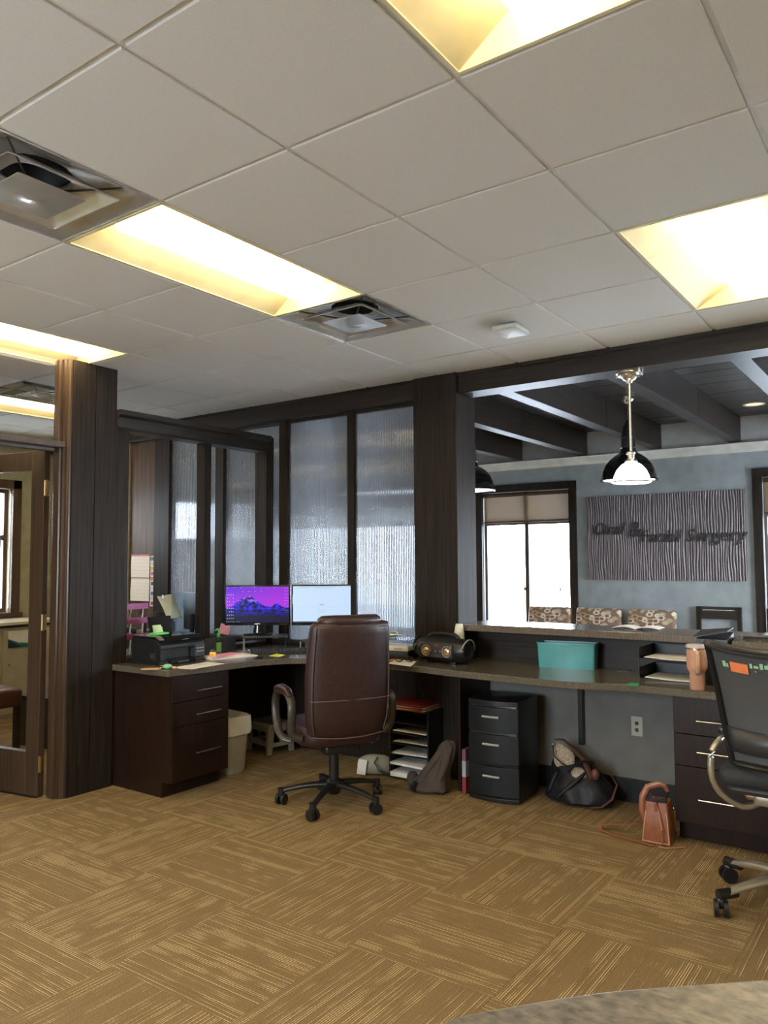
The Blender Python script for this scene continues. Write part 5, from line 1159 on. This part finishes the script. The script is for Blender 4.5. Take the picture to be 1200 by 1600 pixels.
# tan purse
t = thing('tan_leather_purse', 'small tan leather bucket purse with long strap on the floor', 'purse', (2.44, -.355, 0), R_(4))
tan = mat('tan_leather', (.27, .095, .045), .33, noise=((40, 40, 40), .15), bump=.15); dk2 = mat('dark_purse_lining', (.03, .015, .02), .7); edg = mat('light_tan_edge', (.45, .20, .10), .4)
f = MB(); f.loft([rr(-.055, .09, -.068, .068, 0, .012), rr(-.06, .095, -.072, .072, .01, .014), rr(-.048, .085, -.064, .064, .12, .012), rr(-.038, .072, -.054, .056, .205, .010), rr(-.033, .067, -.050, .052, .205, .010), rr(-.03, .065, -.05, .05, .05, .010)]); f.build('bucket', tan, t, smooth=35)
f = MB(); f.prism([(-.028, -.046), (.065, -.046), (.065, .046), (-.028, .046)], .185, .19); f.build('lining', dk2, t)
for sy in (-1, 1): MB().tube([(-.062, sy*.066, .008), (-.047, sy*.056, .12), (-.031, sy*.044, .205)], .004, 6).build('side_seam', edg, t, smooth=50)
MB().tube([(-.0625, -.066, .012), (-.064, 0, .010), (-.0625, .066, .012)], .004, 6).build('bottom_seam', edg, t, smooth=50)
f = MB(); f.add([(-.03, .046, .20), (-.03, -.046, .20), (-.036, -.05, .235), (-.03, .02, .225), (.07, .05, .27), (.07, -.05, .27)], [(0, 1, 2, 3), (0, 3, 4), (1, 5, 2)]); f.build('open_gusset', dk2, t)
f = MB(); f.tube([(-.0, .06, .06), (.0, .085, .15), (.01, .08, .215), (.02, .055, .262), (.02, .0, .285), (.02, -.03, .28), (.03, -.045, .25)], [.008, .014, .016, .016, .015, .012, .01], 8, flat=.35, upv=(1, 0, 0)); f.build('top_strap', tan, t, smooth=60)
f = MB(); f.tube([(.0, .075, .085), (.01, .11, .065), (.03, .18, .045), (.04, .26, .03), (.03, .31, .018), (-.01, .30, .008), (-.05, .22, .006), (-.06, .14, .006), (-.085, .06, .006), (-.10, .0, .006)], .012, 8, flat=.25); f.build('floor_strap', tan, t, smooth=60)
f = MB(); f.tube([(-.05, -.005, .20), (-.064, -.02, .15), (-.075, -.035, .08), (-.085, -.035, .02), (-.10, -.02, .006), (-.10, -.06, .005), (-.06, -.115, .006), (-.04, -.14, .008)], .0035, 6); f.build('drawstring', edg, t, smooth=60)
MB().tube([(-.048, 0, .21), (-.05, 0, .165)], .008, 8).build('tassel', tan, t, smooth=50)
MB().ball((.0, -.078, .18), .005, 8).build('rivet', chrome_m, t, smooth=60)
# cables on the monitor riser
for k, (pts, lb) in enumerate((([(2.40, 2.60, .80), (2.45, 2.54, .789), (2.52, 2.48, .789), (2.60, 2.40, .789)], 'white cable looping under the left monitor riser'), ([(2.68, 2.42, .789), (2.66, 2.38, .789), (2.68, 2.33, .789), (2.63, 2.30, .789)], 'black cable on the desk between the two monitor risers'))):
    o = MB().tube(pts, .003, 6).build('desk_cable', white_m if k == 0 else black_m, smooth=60); tag(o, lb, 'cable')

# ================================================================== ROOM BEHIND THE DOOR
t = thing('beige_cabinet', 'long beige cabinet with pale top in the room behind the glazed door', 'cabinet', (0, 0, 0))
bei = mat('beige_cabinet_paint', (.50, .45, .33), .5)
MB().bx(.9, 2.75, 5.56, 6.03, 0, .84).build('body', bei, t, bevel=.003)
MB().bx(.88, 2.78, 5.52, 6.05, .865, .895).build('top', mat('pale_top', (.70, .65, .50), .35), t, bevel=.003)
MB().bx(.92, 2.73, 5.57, 6.03, .84, .865).build('reveal', black_m, t)
for x in (.95, 1.55, 2.15): d = MB().bx(x, x+.57, 5.542, 5.56, .04, .82).build('cabinet_door', bei, t, bevel=.003); MB().ball((x+.05, 5.53, .50), .012, 8).build('knob', chrome_m, d, smooth=60)
q = atx(34, 1000, 2.0)
t = thing('notice_card', 'white card with teal and navy corner stuck on the beige cabinet', 'notice', (2.31, 5.538, .655), 0)
MB().bx(-.12, .12, -.002, 0, 0, .155).build('card', paper_m, t)
f = MB(); f.prism([(-.12, 0), (.12, 0), (.12, .03), (-.02, .045), (-.12, .085)], -.0032, -.002, 'y'); f.build('teal_shape', mat('teal_print', (.03, .22, .22), .5), t)
f = MB(); f.prism([(-.12, 0), (.02, 0), (-.12, .075)], -.0042, -.0032, 'y'); f.build('navy_shape', mat('navy_print', (.02, .04, .09), .5), t)
def crate(z, lb):
    t = thing('smoky_drawer_crate', lb, 'crate', (1.90, 4.32, z), R_(8))
    f = MB(); f.bx(-.17, .17, -.2, .2, 0, .012).bx(-.17, .17, -.2, .2, .183, .195).bx(-.17, -.158, -.2, .2, .012, .183).bx(.158, .17, -.2, .2, .012, .183); f.build('frame', dgrey_m, t, bevel=.002)
    MB().bx(-.155, .155, -.195, -.185, .015, .18).build('front', smoke_m, t)
    MB().bx(-.15, .15, .18, .19, .012, .183).build('rear', dgrey_m, t)
crate(0.0, 'grey smoky plastic drawer crate, lower of two, behind the door glass'); crate(.196, 'grey smoky plastic drawer crate, upper of two, behind the door glass')
t = thing('brown_leather_chair', 'brown leather seat just visible at the left edge through door glass', 'chair', (1.42, 4.55, 0), 0)
for x in (-.2, .2):
    for y in (-.2, .2): MB().bx(x-.02, x+.02, y-.02, y+.02, 0, .33).build('leg', wood_v, t)
MB().rbox(-.24, .24, -.24, .24, .33, .47, .05).build('seat', mat('brown_leather', (.12, .04, .025), .4), t, smooth=50)
MB().rbox(-.24, .24, .18, .26, .47, .80, .03).build('backrest', mat('brown_leather_back', (.12, .04, .025), .4), t, smooth=50)
